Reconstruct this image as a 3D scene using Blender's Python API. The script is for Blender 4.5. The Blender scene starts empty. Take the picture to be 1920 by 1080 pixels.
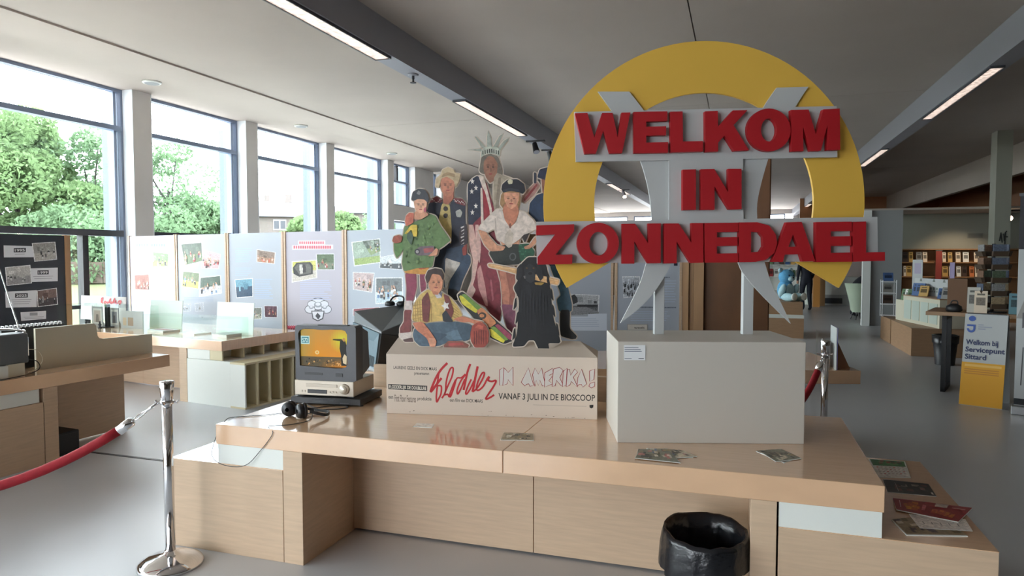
import bpy, math, random
import numpy as np
from mathutils import Vector, Matrix

SC = bpy.context.scene
COL = SC.collection
PI = math.pi
# ------------------------------------------------------------------ camera
CAM_H, YAW, PITCH, FPX = 1.65, math.radians(18.15), math.radians(2.65), 1297.0
cam_d = bpy.data.cameras.new('camera'); cam = bpy.data.objects.new('camera', cam_d); COL.objects.link(cam)
cam.location = (0, 0, CAM_H); cam.rotation_euler = (PI/2 - PITCH, 0, YAW)
cam_d.sensor_width = 36; cam_d.lens = FPX/1920*36; cam_d.clip_end = 500; cam_d.clip_start = .05
SC.camera = cam
# ------------------------------------------------------------------ sky, exposure
SKY = 17.8
w = bpy.data.worlds.new('overcast_sky'); SC.world = w; w.use_nodes = True
bgn = w.node_tree.nodes['Background']
bgn.inputs[0].default_value = (.91, .92, 1.0, 1); bgn.inputs[1].default_value = SKY
SC.view_settings.view_transform = 'Standard'; SC.view_settings.look = 'None'
SC.view_settings.gamma = 1; SC.view_settings.use_curve_mapping = False
SC.view_settings.exposure = -0.15
cy = SC.cycles
cy.use_denoising = True; cy.max_bounces = 9; cy.diffuse_bounces = 6; cy.glossy_bounces = 4
cy.transmission_bounces = 4; cy.transparent_max_bounces = 24; cy.caustics_reflective = False; cy.caustics_refractive = False
cy.sample_clamp_indirect = 40
LAMP_W = 1.2          # radiance of the ceiling strip lamps

# ------------------------------------------------------------------ camera geometry used to measure flat prints
FW = Vector((-math.sin(YAW)*math.cos(PITCH), math.cos(YAW)*math.cos(PITCH), -math.sin(PITCH)))
RT = Vector((math.cos(YAW), math.sin(YAW), 0)); UP = RT.cross(FW); CP = Vector((0, 0, CAM_H))
def ray(x, y): return FW*FPX + RT*(x-960) - UP*(y-540)
def onz(x, y, z=0.0):
    d = ray(x, y); return CP + d*((z-CAM_H)/d.z)
def onY(x, y, Y):
    d = ray(x, y); return CP + d*(Y/d.y)
def onX(x, y, X):
    d = ray(x, y); return CP + d*(X/d.x)
def atd(x, d, z=0):
    p = CP + FW*d + RT*(d*(x-960)/FPX); return Vector((p.x, p.y, z))
def plane(root, y0=0.0):
    """pixel of the photograph -> (x, z) on the plane y = y0 of a thing's own frame"""
    R = Matrix.Rotation(-root.rotation_euler.z, 3, 'Z'); o = R @ (CP - root.location)
    def f(px, py, yy=None):
        d = R @ ray(px, py); t = ((y0 if yy is None else yy) - o.y)/d.y
        return (o.x + d.x*t, o.z + d.z*t)
    return f

# ------------------------------------------------------------------ materials
def lin(c):
    return tuple(((v/255)/12.92 if v/255 <= .04045 else ((v/255+.055)/1.055)**2.4) for v in c[:3])
MATS = {}
def mat(name, rgb, rough=.5, metal=0.0, var=0.0, scale=6.0, stretch=(1, 1, 1), bump=0.0, spec=.5, coat=0.0, cr=.3, ior=1.5):
    if name in MATS: return MATS[name]
    m = bpy.data.materials.new(name); m.use_nodes = True; MATS[name] = m
    nt = m.node_tree; b = nt.nodes['Principled BSDF']; c = lin(rgb)
    b.inputs['Base Color'].default_value = (*c, 1); b.inputs['Roughness'].default_value = rough
    b.inputs['Metallic'].default_value = metal; b.inputs['Specular IOR Level'].default_value = spec
    b.inputs['Coat Weight'].default_value = coat; b.inputs['Coat Roughness'].default_value = cr; b.inputs['IOR'].default_value = ior
    if var or bump:
        tc = nt.nodes.new('ShaderNodeTexCoord'); mp = nt.nodes.new('ShaderNodeMapping'); n = nt.nodes.new('ShaderNodeTexNoise')
        mp.inputs['Scale'].default_value = stretch; n.inputs['Scale'].default_value = scale; n.inputs['Detail'].default_value = 5
        nt.links.new(tc.outputs['Object'], mp.inputs[0]); nt.links.new(mp.outputs[0], n.inputs[0])
        if var:
            r = nt.nodes.new('ShaderNodeValToRGB')
            r.color_ramp.elements[0].position = .3; r.color_ramp.elements[1].position = .7
            r.color_ramp.elements[0].color = (*[max(0, v*(1-var)) for v in c], 1)
            r.color_ramp.elements[1].color = (*[min(1, v*(1+var)) for v in c], 1)
            nt.links.new(n.outputs['Fac'], r.inputs[0]); nt.links.new(r.outputs[0], b.inputs['Base Color'])
        if bump:
            bm = nt.nodes.new('ShaderNodeBump'); bm.inputs['Strength'].default_value = bump; bm.inputs['Distance'].default_value = .01
            nt.links.new(n.outputs['Fac'], bm.inputs['Height']); nt.links.new(bm.outputs[0], b.inputs['Normal'])
    return m
def emat(name, rgb, s):
    if name in MATS: return MATS[name]
    m = bpy.data.materials.new(name); m.use_nodes = True; MATS[name] = m
    b = m.node_tree.nodes['Principled BSDF']; b.inputs['Base Color'].default_value = (.8, .8, .8, 1)
    b.inputs['Emission Color'].default_value = (*lin(rgb), 1); b.inputs['Emission Strength'].default_value = s
    return m
def attr_mat(name, rough=.5, emit=0.0, mottle=None):
    m = bpy.data.materials.new(name); m.use_nodes = True; MATS[name] = m
    nt = m.node_tree; b = nt.nodes['Principled BSDF']; a = nt.nodes.new('ShaderNodeAttribute'); a.attribute_name = 'Col'
    b.inputs['Roughness'].default_value = rough
    if emit:
        b.inputs['Base Color'].default_value = (.01, .01, .01, 1)
        b.inputs['Specular IOR Level'].default_value = .08
        nt.links.new(a.outputs['Color'], b.inputs['Emission Color']); b.inputs['Emission Strength'].default_value = emit
    elif mottle:                                   # tonal variation of a printed photograph
        tc = nt.nodes.new('ShaderNodeTexCoord'); n = nt.nodes.new('ShaderNodeTexNoise'); n.inputs['Scale'].default_value = mottle[0]; n.inputs['Detail'].default_value = 4; n.inputs['Distortion'].default_value = .8
        r = nt.nodes.new('ShaderNodeMapRange'); r.inputs[1].default_value = .3; r.inputs[2].default_value = .7; r.inputs[3].default_value = 1-mottle[1]*1.3; r.inputs[4].default_value = 1+mottle[1]*.7
        mx = nt.nodes.new('ShaderNodeVectorMath'); mx.operation = 'SCALE'; nt.links.new(tc.outputs['Object'], n.inputs[0]); nt.links.new(n.outputs['Fac'], r.inputs[0])
        nt.links.new(a.outputs['Color'], mx.inputs[0]); nt.links.new(r.outputs[0], mx.inputs['Scale']); nt.links.new(mx.outputs[0], b.inputs['Base Color'])
    else: nt.links.new(a.outputs['Color'], b.inputs['Base Color'])
    return m
def glass_mat(name, tint, refl=.9):
    m = bpy.data.materials.new(name); m.use_nodes = True; MATS[name] = m
    nt = m.node_tree; nt.nodes.clear(); o = nt.nodes.new('ShaderNodeOutputMaterial')
    t = nt.nodes.new('ShaderNodeBsdfTransparent'); t.inputs[0].default_value = (*tint, 1)
    g = nt.nodes.new('ShaderNodeBsdfGlossy'); g.inputs['Roughness'].default_value = .02
    f = nt.nodes.new('ShaderNodeLayerWeight'); f.inputs[0].default_value = .5; x = nt.nodes.new('ShaderNodeMixShader')
    pw = nt.nodes.new('ShaderNodeMath'); pw.operation = 'POWER'; pw.inputs[1].default_value = 5.0     # Schlick curve, the same from both sides
    mu = nt.nodes.new('ShaderNodeMath'); mu.operation = 'MULTIPLY_ADD'; mu.inputs[1].default_value = refl*.9; mu.inputs[2].default_value = refl*.035
    nt.links.new(f.outputs['Facing'], pw.inputs[0]); nt.links.new(pw.outputs[0], mu.inputs[0]); nt.links.new(mu.outputs[0], x.inputs[0])
    nt.links.new(t.outputs[0], x.inputs[1]); nt.links.new(g.outputs[0], x.inputs[2]); nt.links.new(x.outputs[0], o.inputs[0])
    return m
FIGP = attr_mat('photographic_print', .5, mottle=(34, .22)); PRINT = attr_mat('matt_print', .55); PAPER = attr_mat('glossy_paper_print', .35, mottle=(60, .3)); SCREEN = attr_mat('lit_screen', .2, 1.0)
GLASS = glass_mat('window_glass', (.96, .99, .98)); CASE = glass_mat('display_glass', (.97, .995, .985), .35)
BIRCH = mat('birch_plywood', (196, 169, 142), .42, var=.07, scale=7, stretch=(.7, 1, 9), coat=.0)
BIRCHTOP = mat('birch_tabletop', (216, 176, 140), .2, var=.05, scale=7, stretch=(.5, 7, 1), spec=.8, coat=.9, cr=.1)
WHITE = mat('white_laminate', (222, 224, 218), .4)
CREAM = mat('cream_board', (206, 200, 180), .5)
PLASTER = mat('pale_plaster', (224, 219, 214), .8, var=.03, scale=2)
CONC = mat('concrete_ceiling', (182, 171, 161), .8, var=.06, scale=.6, bump=.03)
FLOOR = mat('polished_grey_floor', (182, 184, 188), .44, var=.08, scale=.35, spec=.7, coat=.45, cr=.28, ior=1.55)
FRAME = mat('window_frame_grey', (128, 140, 162), .4)
DARKF = mat('dark_window_rail', (66, 68, 74), .4)
SKYLIT = mat('skylit_reveal_white', (236, 240, 242), .35)  # white that stands in for skylight falling on the window reveals
FIN = mat('pale_facade_fin', (88, 100, 108), .5)
DUCT = mat('grey_duct_steel', (156, 158, 168), .45)
BLACK = mat('black_plastic', (26, 26, 29), .45)
BLACKM = mat('black_metal', (24, 23, 26), .4)
CHAR = mat('charcoal_plastic', (66, 67, 72), .45, var=.03, scale=30)
CHROME = mat('polished_chrome', (225, 225, 228), .07, metal=1)
SILVER = mat('champagne_silver_plastic', (190, 180, 165), .35, metal=.25)
VELVET = mat('red_velvet', (150, 14, 30), .75, var=.12, scale=40)
WDARK = mat('dark_brown_wood', (104, 66, 36), .5, var=.2, scale=4, stretch=(1, 1, .25))
WMID = mat('mid_brown_wood', (160, 122, 84), .5, var=.12, scale=5, stretch=(1, 1, .2))
SIGNW = mat('white_sign_board', (182, 184, 184), .5)
SIGNR = mat('red_foam_letter', (166, 18, 28), .55)
SIGNY = mat('yellow_sign_paint', (222, 178, 74), .5, var=.02, scale=2)
CARD = mat('white_cardboard', (202, 188, 174), .6, var=.03, scale=3)
def leaf_mat(name, rgb, var):
    m = mat(name, rgb, .6, spec=.1, var=var, scale=1.2); nt = m.node_tree; b = nt.nodes['Principled BSDF']; t = nt.nodes.new('ShaderNodeBsdfTranslucent'); x = nt.nodes.new('ShaderNodeMixShader'); x.inputs[0].default_value = .5
    src = b.inputs['Base Color'].links[0].from_socket; nt.links.new(src, t.inputs[0]); o = nt.nodes['Material Output']
    nt.links.new(b.outputs[0], x.inputs[1]); nt.links.new(t.outputs[0], x.inputs[2]); nt.links.new(x.outputs[0], o.inputs[0]); return m

# ------------------------------------------------------------------ mesh builder
class MB:
    def __init__(s, root=None):
        s.v = []; s.f = []; s.c = []; s.o = Vector(root.location) if root is not None else Vector((0, 0, 0)); s.k = 0
    def av(s, pts):
        b = len(s.v); s.v += [tuple(Vector(p) - s.o) for p in pts]; return b
    def face(s, pts, col=None):
        b = s.av(pts); s.f.append(tuple(range(b, b+len(pts)))); s.c.append(col); return s
    def box(s, x0, x1, y0, y1, z0, z1, col=None):
        b = s.av([(x0, y0, z0), (x1, y0, z0), (x1, y1, z0), (x0, y1, z0), (x0, y0, z1), (x1, y0, z1), (x1, y1, z1), (x0, y1, z1)])
        for q in ((0, 3, 2, 1), (4, 5, 6, 7), (0, 1, 5, 4), (1, 2, 6, 5), (2, 3, 7, 6), (3, 0, 4, 7)):
            s.f.append(tuple(b+i for i in q)); s.c.append(col)
        return s
    def hexa(s, p, col=None):          # 8 corners: 4 bottom ccw, 4 top ccw
        b = s.av(p)
        for q in ((0, 3, 2, 1), (4, 5, 6, 7), (0, 1, 5, 4), (1, 2, 6, 5), (2, 3, 7, 6), (3, 0, 4, 7)):
            s.f.append(tuple(b+i for i in q)); s.c.append(col)
        return s
    def prism(s, pts, y0, y1, holes=(), col=None):
        """outline of (x, z) points, from y0 (front) to y1 (back); holes are cut right through"""
        def ccw(p):
            a = sum(p[i][0]*p[(i+1) % len(p)][1]-p[(i+1) % len(p)][0]*p[i][1] for i in range(len(p)))
            return p if a > 0 else p[::-1]
        out = ccw(list(pts)); loops = [out]; key = list(out)
        for h in holes:
            h = ccw(list(h))[::-1]; loops.append(h)
            bi, bj = min(((i, j) for i in range(len(key)) for j in range(len(h))),
                         key=lambda q: (key[q[0]][0]-h[q[1]][0])**2+(key[q[0]][1]-h[q[1]][1])**2)
            key = key[:bi+1] + h[bj:] + h[:bj+1] + key[bi:]
        s.face([(x, y0, z) for x, z in key], col); s.face([(x, y1, z) for x, z in key[::-1]], col)
        for lp in loops:
            n = len(lp)
            for i in range(n):
                (xa, za), (xb, zb) = lp[i], lp[(i+1) % n]
                s.face([(xa, y0, za), (xa, y1, za), (xb, y1, zb), (xb, y0, zb)], col)
        return s
    def pr(s, pts, y, col):            # one flat patch of a print, each a hair in front of the last
        s.k += 1; yy = y - .00012*s.k
        a = sum(pts[i][0]*pts[(i+1) % len(pts)][1]-pts[(i+1) % len(pts)][0]*pts[i][1] for i in range(len(pts)))
        q = pts if a > 0 else pts[::-1]
        return s.face([(x, yy, z) for x, z in q], col)
    def tube(s, path, r, n=8, col=None, caps=True):
        path = [Vector(p) for p in path]; rs = r if isinstance(r, (list, tuple)) else [r]*len(path); rings = []
        t0 = (path[1]-path[0]).normalized(); u = t0.orthogonal().normalized()
        for i, p in enumerate(path):
            t = (path[min(i+1, len(path)-1)]-path[max(i-1, 0)]).normalized()
            u = (u - t*u.dot(t)).normalized(); vv = t.cross(u)
            rings.append(s.av([p + (u*math.cos(2*PI*k/n)+vv*math.sin(2*PI*k/n))*rs[i] for k in range(n)]))
        for a, b in zip(rings, rings[1:]):
            for k in range(n):
                s.f.append((a+k, a+(k+1) % n, b+(k+1) % n, b+k)); s.c.append(col)
        if caps:
            s.f.append(tuple(rings[0]+k for k in range(n))[::-1]); s.f.append(tuple(rings[-1]+k for k in range(n))); s.c += [col, col]
        return s
    def lathe(s, prof, c=(0, 0, 0), n=24, sx=1, sy=1, col=None, caps=True):
        rings = [s.av([(c[0]+r*sx*math.cos(2*PI*k/n), c[1]+r*sy*math.sin(2*PI*k/n), c[2]+z) for k in range(n)]) for r, z in prof]
        for a, b in zip(rings, rings[1:]):
            for k in range(n):
                s.f.append((a+k, a+(k+1) % n, b+(k+1) % n, b+k)); s.c.append(col)
        if caps:
            s.f.append(tuple(rings[0]+k for k in range(n))[::-1]); s.f.append(tuple(rings[-1]+k for k in range(n))); s.c += [col, col]
        return s
    def ell(s, c, r, n=16, m=10, col=None, rot=None):
        R = rot or Matrix.Identity(3); c = Vector(c); rings = []
        for i in range(m+1):
            a = -PI/2 + PI*i/m*.998+.001
            rings.append(s.av([c + R @ Vector((r[0]*math.cos(a)*math.cos(2*PI*k/n), r[1]*math.cos(a)*math.sin(2*PI*k/n), r[2]*math.sin(a))) for k in range(n)]))
        for a, b in zip(rings, rings[1:]):
            for k in range(n):
                s.f.append((a+k, a+(k+1) % n, b+(k+1) % n, b+k)); s.c.append(col)
        return s
    def build(s, name, m, parent=None, smooth=False, bevel=0.0):
        me = bpy.data.meshes.new(name); me.from_pydata(s.v, [], s.f); me.update()
        if any(c is not None for c in s.c):
            at = me.color_attributes.new('Col', 'FLOAT_COLOR', 'CORNER'); buf = []
            for f, c in zip(s.f, s.c): buf += [*lin(c or (200, 200, 200)), 1.0]*len(f)
            at.data.foreach_set('color', buf)
        me.materials.append(m)
        if smooth: me.polygons.foreach_set('use_smooth', [True]*len(me.polygons))
        o = bpy.data.objects.new(name, me); COL.objects.link(o)
        if parent is not None: o.parent = parent
        if bevel:
            b = o.modifiers.new('edge', 'BEVEL'); b.width = bevel; b.segments = 2; b.limit_method = 'ANGLE'
        return o
def tag(o, label, cat, group=None):
    o['label'] = label; o['category'] = cat
    if group: o['group'] = group
    return o
GROUPS = {'exhibition_panel': 'exhibition panels', 'strip_lamp': 'strip lamps in the ceiling ducts', 'queue_post': 'chrome queue posts', 'barrier_rope': 'red barrier ropes',
          'broadleaf_tree': 'trees outside the windows', 'shrub': 'shrubs outside the windows', 'house': 'houses across the lawn', 'ceiling_speaker': 'white ceiling discs', 'spot_lamp': 'spot lamps',
          'display_card': 'display cards on the desks', 'display_desk': 'birch display desks', 'low_bench': 'low wooden benches', 'glass_case': 'glass cases', 'booklet': 'booklets in the low glass case', 'figurine': 'figurines in the tall glass case', 'flyer': 'printed flyers', 'headphones': 'headphones'}
BOOKG = (('display shelf', 'books on the display shelf'), ('plush bear', 'books behind the plush bear'), ('step box', 'books on the step box'), ('lettered board', 'books on the step box'), ('wire rack', 'magazines in the wire rack'), ('leaflet', 'leaflets on the high table'), ('high table', 'leaflets on the high table'))
def thing(name, label, cat, loc=(0, 0, 0), rot=0.0, group=None):
    group = group or GROUPS.get(name)
    if name == 'book': group = next((g for k, g in BOOKG if k in label), None)
    o = bpy.data.objects.new(name, None); COL.objects.link(o); o.empty_display_size = .1
    o.location = loc; o.rotation_euler = (0, 0, math.radians(rot)); return tag(o, label, cat, group)
def struct(o): o['kind'] = 'structure'; return o
def stuff(o): o['kind'] = 'stuff'; return o
def copy_tree(o, parent=None):
    c = o.copy(); COL.objects.link(c)
    if parent is not None: c.parent = parent
    for ch in list(o.children): copy_tree(ch, c)
    return c
def seto(o, loc): o.location = loc; return o

# ------------------------------------------------------------------ lettering with the built-in font
TXT = {}
def glyphs(t, bold=0.0):
    k = (t, bold)
    if k not in TXT:
        cu = bpy.data.curves.new('lettering', 'FONT'); cu.body = t; cu.resolution_u = 3; cu.offset = bold
        o = bpy.data.objects.new('lettering', cu); me = o.to_mesh()
        vs = [(v.co.x, v.co.y) for v in me.vertices]; fs = [tuple(p.vertices) for p in me.polygons]
        o.to_mesh_clear(); bpy.data.objects.remove(o); bpy.data.curves.remove(cu); TXT[k] = (vs, fs)
    return TXT[k]
def lettering(mb, t, bl, br, h, y, col, bold=0.0, frame=None):
    """set a line of text on the plane y between baseline ends bl, br (x, z); h is its height"""
    vs, fs = glyphs(t, bold); xs = [v[0] for v in vs]; ys = [v[1] for v in vs]
    x0, x1, y1 = min(xs), max(xs), max(ys); y0 = min(0, 0)
    dx, dz = br[0]-bl[0], br[1]-bl[1]; mb.k += 1; yy = y - .00012*mb.k
    pts = []
    for a, b in vs:
        u = (a-x0)/(x1-x0); q = (b-y0)/(y1-y0)*h
        p = (bl[0]+dx*u, yy, bl[1]+dz*u+q); pts.append(frame(p) if frame else p)
    b0 = mb.av(pts)
    for f in fs: mb.f.append(tuple(b0+i for i in f)); mb.c.append(col)
def stroke(mb, pts, wd, y, col):
    """a pen stroke along (x, z) points, drawn as one strip"""
    mb.k += 1; yy = y - .00012*mb.k; n = len(pts); L = []
    for i, (x, z) in enumerate(pts):
        a, b = pts[max(i-1, 0)], pts[min(i+1, n-1)]; d = Vector((b[0]-a[0], b[1]-a[1])); d = d.normalized() if d.length else Vector((1, 0))
        ww = wd[i] if isinstance(wd, (list, tuple)) else wd
        L.append(((x-d.y*ww/2, z+d.x*ww/2), (x+d.y*ww/2, z-d.x*ww/2)))
    for (p, q), (r, t) in zip(L, L[1:]): mb.face([(p[0], yy, p[1]), (q[0], yy, q[1]), (t[0], yy, t[1]), (r[0], yy, r[1])], col)
def smoothline(pts, n=6):
    out = []
    for i in range(len(pts)-1):
        p0, p1, p2, p3 = pts[max(i-1, 0)], pts[i], pts[i+1], pts[min(i+2, len(pts)-1)]
        for k in range(n):
            t = k/n
            out.append(tuple(.5*(2*b+(c-a)*t+(2*a-5*b+4*c-d)*t*t+(3*b-a-3*c+d)*t**3) for a, b, c, d in zip(p0, p1, p2, p3)))
    return out + [tuple(pts[-1])]
def ring(cx, cz, rx, rz, n=20, a0=0, a1=360):
    return [(cx+rx*math.cos(math.radians(a0+(a1-a0)*k/n)), cz+rz*math.sin(math.radians(a0+(a1-a0)*k/n))) for k in range(n if a1-a0 == 360 else n+1)]
def disc(mb, c, r, y, col, rz=None, n=12): mb.pr(ring(c[0], c[1], r, rz or r, n), y, col)
def bilin(q):
    (a, b), (c, d), (e, f), (g, h) = q          # tl, tr, br, bl
    return lambda u, v: ((a*(1-u)+c*u)*(1-v)+(g*(1-u)+e*u)*v, (b*(1-u)+d*u)*(1-v)+(h*(1-u)+f*u)*v)
PAL = {'crowd': [(190, 60, 60), (225, 215, 210), (60, 60, 75), (200, 150, 120), (150, 40, 60), (70, 90, 60), (235, 190, 170)],
       'pale': [(225, 225, 230), (120, 150, 190), (200, 170, 150), (60, 60, 70), (240, 240, 240)],
       'bw': [(60, 60, 62), (150, 150, 150), (200, 200, 200), (95, 95, 97), (30, 30, 32)],
       'warm': [(215, 120, 100), (230, 190, 175), (120, 50, 50), (90, 70, 60), (240, 225, 215)]}
def photo(parent, q, y, back, pal, n, seed, ground=None, border=True, name='photo_print', hz=.55):
    """a small printed snapshot: backdrop, ground and the colour patches of people in it"""
    R = random.Random(seed); mb = MB(); F = bilin(q)
    R4 = lambda u0, v0, u1, v1: [F(u0, v0), F(u1, v0), F(u1, v1), F(u0, v1)]
    mb.pr(R4(0, 0, 1, 1), y, (232, 234, 236)); m = .035 if border else 0
    mb.pr(R4(m, m, 1-m, 1-m), y, back)
    if ground: mb.pr(R4(m, hz, 1-m, 1-m), y, ground)
    for k in range(5):
        u, v = R.uniform(.05, .7), R.uniform(.05, .4); d = R.uniform(-35, 35)
        mb.pr(R4(u, v, u+R.uniform(.08, .25), v+R.uniform(.08, .3)), y, tuple(max(10, min(250, c+d)) for c in back))
    for k in range(n):
        u = R.uniform(.06, .94); v = R.uniform(.35, .72); s = R.uniform(.035, .06); c = R.choice(PAL[pal]); c2 = R.choice(PAL[pal])
        v1 = min(.96, v+R.uniform(.2, .3)); u = max(m+s, min(1-m-s, u))
        mb.pr([F(u-s, v+.1), F(u-.5*s, v+.05), F(u+.5*s, v+.05), F(u+s, v+.1), F(u+.8*s, (v+v1)/2+.05), F(u-.8*s, (v+v1)/2+.05)], y, c)
        mb.pr([F(u-.8*s, (v+v1)/2), F(u+.8*s, (v+v1)/2), F(u+.7*s, v1), F(u-.7*s, v1)], y, c2)
        mb.pr([F(u+.55*s*math.cos(a), v+.055*math.sin(a)) for a in (0, 1.05, 2.1, 3.14, 4.2, 5.25)], y, (205, 160, 135) if pal != 'bw' else (185, 185, 185))
    return mb.build(name, PAPER, parent)
def bars(mb, f, x0, x1, ys, y, col, th, R=None):
    for i, py in enumerate(ys):
        e = x1 if R is None else x0+(x1-x0)*R.uniform(.75, 1)
        mb.pr([f(x0, py-th), f(e, py-th), f(e, py+th), f(x0, py+th)], y, col)

# ================================================================== THE ROOM
CEIL, SOFF, XW, XR, YB, YF = 4.405, 4.38, -9.5, 12.0, 44.0, -8.0
struct(MB().box(XW-.35, XR, YF, YB, -.2, 0).build('floor', FLOOR))
fl = struct(MB().box(-6.6, -2.05, 4.345, 4.375, 0, .003).build('trim_1', BLACK))
# ceiling of big concrete slabs with open joints between them
ce = bpy.data.objects.new('ceiling', None); COL.objects.link(ce); struct(ce)
for x0, x1 in ((-7.76, -.575), (-.56, 6.46)):
    for y0, y1 in ((YF, 2.2), (2.212, 13.2), (13.214, 24.2), (24.214, 35.2), (35.214, YB)):
        MB().box(x0, x1, y0, y1, CEIL, CEIL+.2).build('ceiling_slab', CONC, ce)
MB().box(XW-.35, -7.76, YF, YB, SOFF, SOFF+.25).build('ceiling_edge_slab', CONC, ce)
MB().box(-7.76, XR, YF, YB, CEIL+.2, CEIL+.3).build('ceiling_cover', BLACK, ce)
MB().box(6.46, XR, YF, YB, CEIL+.05, CEIL+.2).build('ceiling_slab', CONC, ce)
struct(MB().box(6.46, 6.62, YF, YB, 3.66, CEIL+.05).build('trim_2', CONC))
# window wall
OPS = [(-7.79, -5.3), (-4.95, -2.5), (-2.1, .35), (.73, 3.2), (3.65, 6.12), (6.5, 8.976), (9.345, 11.731), (12.073, 14.603), (14.927, 17.674)]
ED = [YF] + [v for o in OPS for v in o] + [18.02]
wl = bpy.data.objects.new('wall_left', None); COL.objects.link(wl); struct(wl)
for a, b in zip(ED[::2], ED[1::2]): MB().box(XW-.33, XW, a, b, 0, SOFF).build('pillar', PLASTER, wl)
MB().box(XW-.33, XW, YF, 18.02, -.1, .02).build('sill', PLASTER, wl)
MB().box(XW-.33, XW, 18.02, 19.41, 2.69, 3.13).build('wall_band', PLASTER, wl)
MB().box(XW-.33, XW, 19.41, 20.74, 0, SOFF).build('wall_panel', PLASTER, wl)
MB().box(XW-.33, XW, 20.74, 21.4, 0, 2.9).build('wall_band', PLASTER, wl)
MB().box(XW-.33, XW, 21.4, YB, 0, SOFF).build('wall_panel', PLASTER, wl)
wn = 0
def window(y0, y1, z0, z1, rails, posts=(), fin=True):
    global wn; wn += 1
    r = bpy.data.objects.new('window_%d' % wn, None); COL.objects.link(r); struct(r); r.location = (XW-.27, (y0+y1)/2, z0)
    xa, xb = XW-.33, XW-.21
    MB(r).box(xa, xb, y0, y0+.06, z0, z1).build('frame_post', FRAME, r)
    m = MB(r).box(xa, xb, y1-.05, y1, z0, z1); m.box(xa-.03, xb-.03, y1-.16, y1-.11, z0, z1); m.build('frame_post', FRAME, r)
    MB(r).box(xa, xb, y0+.06, y1-.05, z1-.05, z1).build('frame_rail', FRAME, r)
    MB(r).box(xa, xb, y0+.06, y1-.05, z0, z0+.06).build('frame_rail', DARKF, r)
    zz = [z0+.06]
    for z, h, mm in rails:
        MB(r).box(xa-.01, xb+.01, y0+.06, y1-.05, z-h/2, z+h/2).build('frame_rail', mm, r); zz += [z-h/2, z+h/2]
    zz.append(z1-.05)
    for (yy, za, zb, mm) in posts: MB(r).box(xa, xb, yy-.05, yy+.05, za, zb).build('frame_post', mm, r)
    for a, b in zip(zz[::2], zz[1::2]): MB(r).box(XW-.28, XW-.272, y0+.06, y1-.05, a, b).build('pane', GLASS, r)
    MB(r).box(XW-.205, XW+.004, y1-.012, y1, z0, z1).build('skylit_reveal_sheet', SKYLIT, r); MB(r).box(XW-.205, XW+.004, y0, y0+.012, z0, z1).build('skylit_reveal_sheet', SKYLIT, r)  # sheets added over the reveals, skylight brightness put into their white
    if fin: MB(r).box(XW-.68, XW-.335, y1+.0, y1+.06, z0, z1).build('facade_fin', FIN, r)
    return r
for i, (a, b) in enumerate(OPS):
    window(a, b, .02, SOFF, [(3.74, .075, FRAME), (2.02, .1, DARKF), (.86, .06, BLACKM)], [(a+1.72, .08, 1.97, BLACKM)])
window(18.02, 19.41, 3.13, SOFF, [(3.86, .06, FRAME)], [(18.65, 3.89, 4.33, BLACKM)])
window(18.02, 19.41, .02, 2.69, [(1.9, .06, DARKF)])
window(20.74, 21.4, 2.9, SOFF, [(3.6, .06, DARKF)])
for i, (a, b) in enumerate(OPS):          # sky portals at the window openings
    L = bpy.data.lights.new('window_portal', 'AREA'); L.shape = 'RECTANGLE'; L.size = 4.3; L.size_y = b-a; L.cycles.is_portal = True
    o = bpy.data.objects.new('window_portal', L); COL.objects.link(o); o.location = (XW-.45, (a+b)/2, 2.2); o.rotation_euler = (0, -PI/2, 0)
# other walls
wb_ = bpy.data.objects.new('wall_back', None); COL.objects.link(wb_); struct(wb_)
MB().box(XW-.33, XR+.2, YB, YB+.2, 0, 1.0).build('wall_panel', PLASTER, wb_); MB().box(XW-.33, XR+.2, YB, YB+.2, 4.15, CEIL+.3).build('wall_band', PLASTER, wb_); MB().box(3.0, XR+.2, YB, YB+.2, 1.0, 4.15).build('wall_panel', PLASTER, wb_)
for k in range(4):  # hidden windows added in the back wall to brighten the far ceiling
    xa = XW+3.1*k; wn += 1; r = bpy.data.objects.new('window_%d' % wn, None); COL.objects.link(r); struct(r)
    MB().box(xa-.33, xa+.05, YB, YB+.2, 1.0, 4.15).build('pillar', PLASTER, wb_)
    for q in ((xa+.05, xa+.12, 1.0, 4.15), (xa+2.7, xa+2.77, 1.0, 4.15), (xa+.12, xa+2.7, 4.08, 4.15), (xa+.12, xa+2.7, 1.0, 1.07), (xa+.12, xa+2.7, 2.5, 2.57)): MB().box(q[0], q[1], YB+.08, YB+.16, q[2], q[3]).build('frame_bar', FRAME, r)
    MB().box(xa+.12, xa+2.7, YB+.11, YB+.12, 1.07, 2.5).build('pane', GLASS, r); MB().box(xa+.12, xa+2.7, YB+.11, YB+.12, 2.57, 4.08).build('pane', GLASS, r)
L = bpy.data.lights.new('window_portal', 'AREA'); L.shape = 'RECTANGLE'; L.size = 12.4; L.size_y = 3.15; L.cycles.is_portal = True
o = bpy.data.objects.new('window_portal', L); COL.objects.link(o); o.location = (-3.3, YB+.3, 2.58); o.rotation_euler = (-PI/2, 0, 0)
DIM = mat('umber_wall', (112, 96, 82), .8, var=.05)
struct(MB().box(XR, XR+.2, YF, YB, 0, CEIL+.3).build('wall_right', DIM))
wf = bpy.data.objects.new('wall_front', None); COL.objects.link(wf); struct(wf)
MB().box(-3.42, XR+.2, YF-.3, YF, 0, CEIL+.3).build('wall_panel', DIM, wf); MB().box(XW-.33, -3.42, YF-.3, YF, 4.1, CEIL+.3).build('wall_band', DIM, wf)
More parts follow.
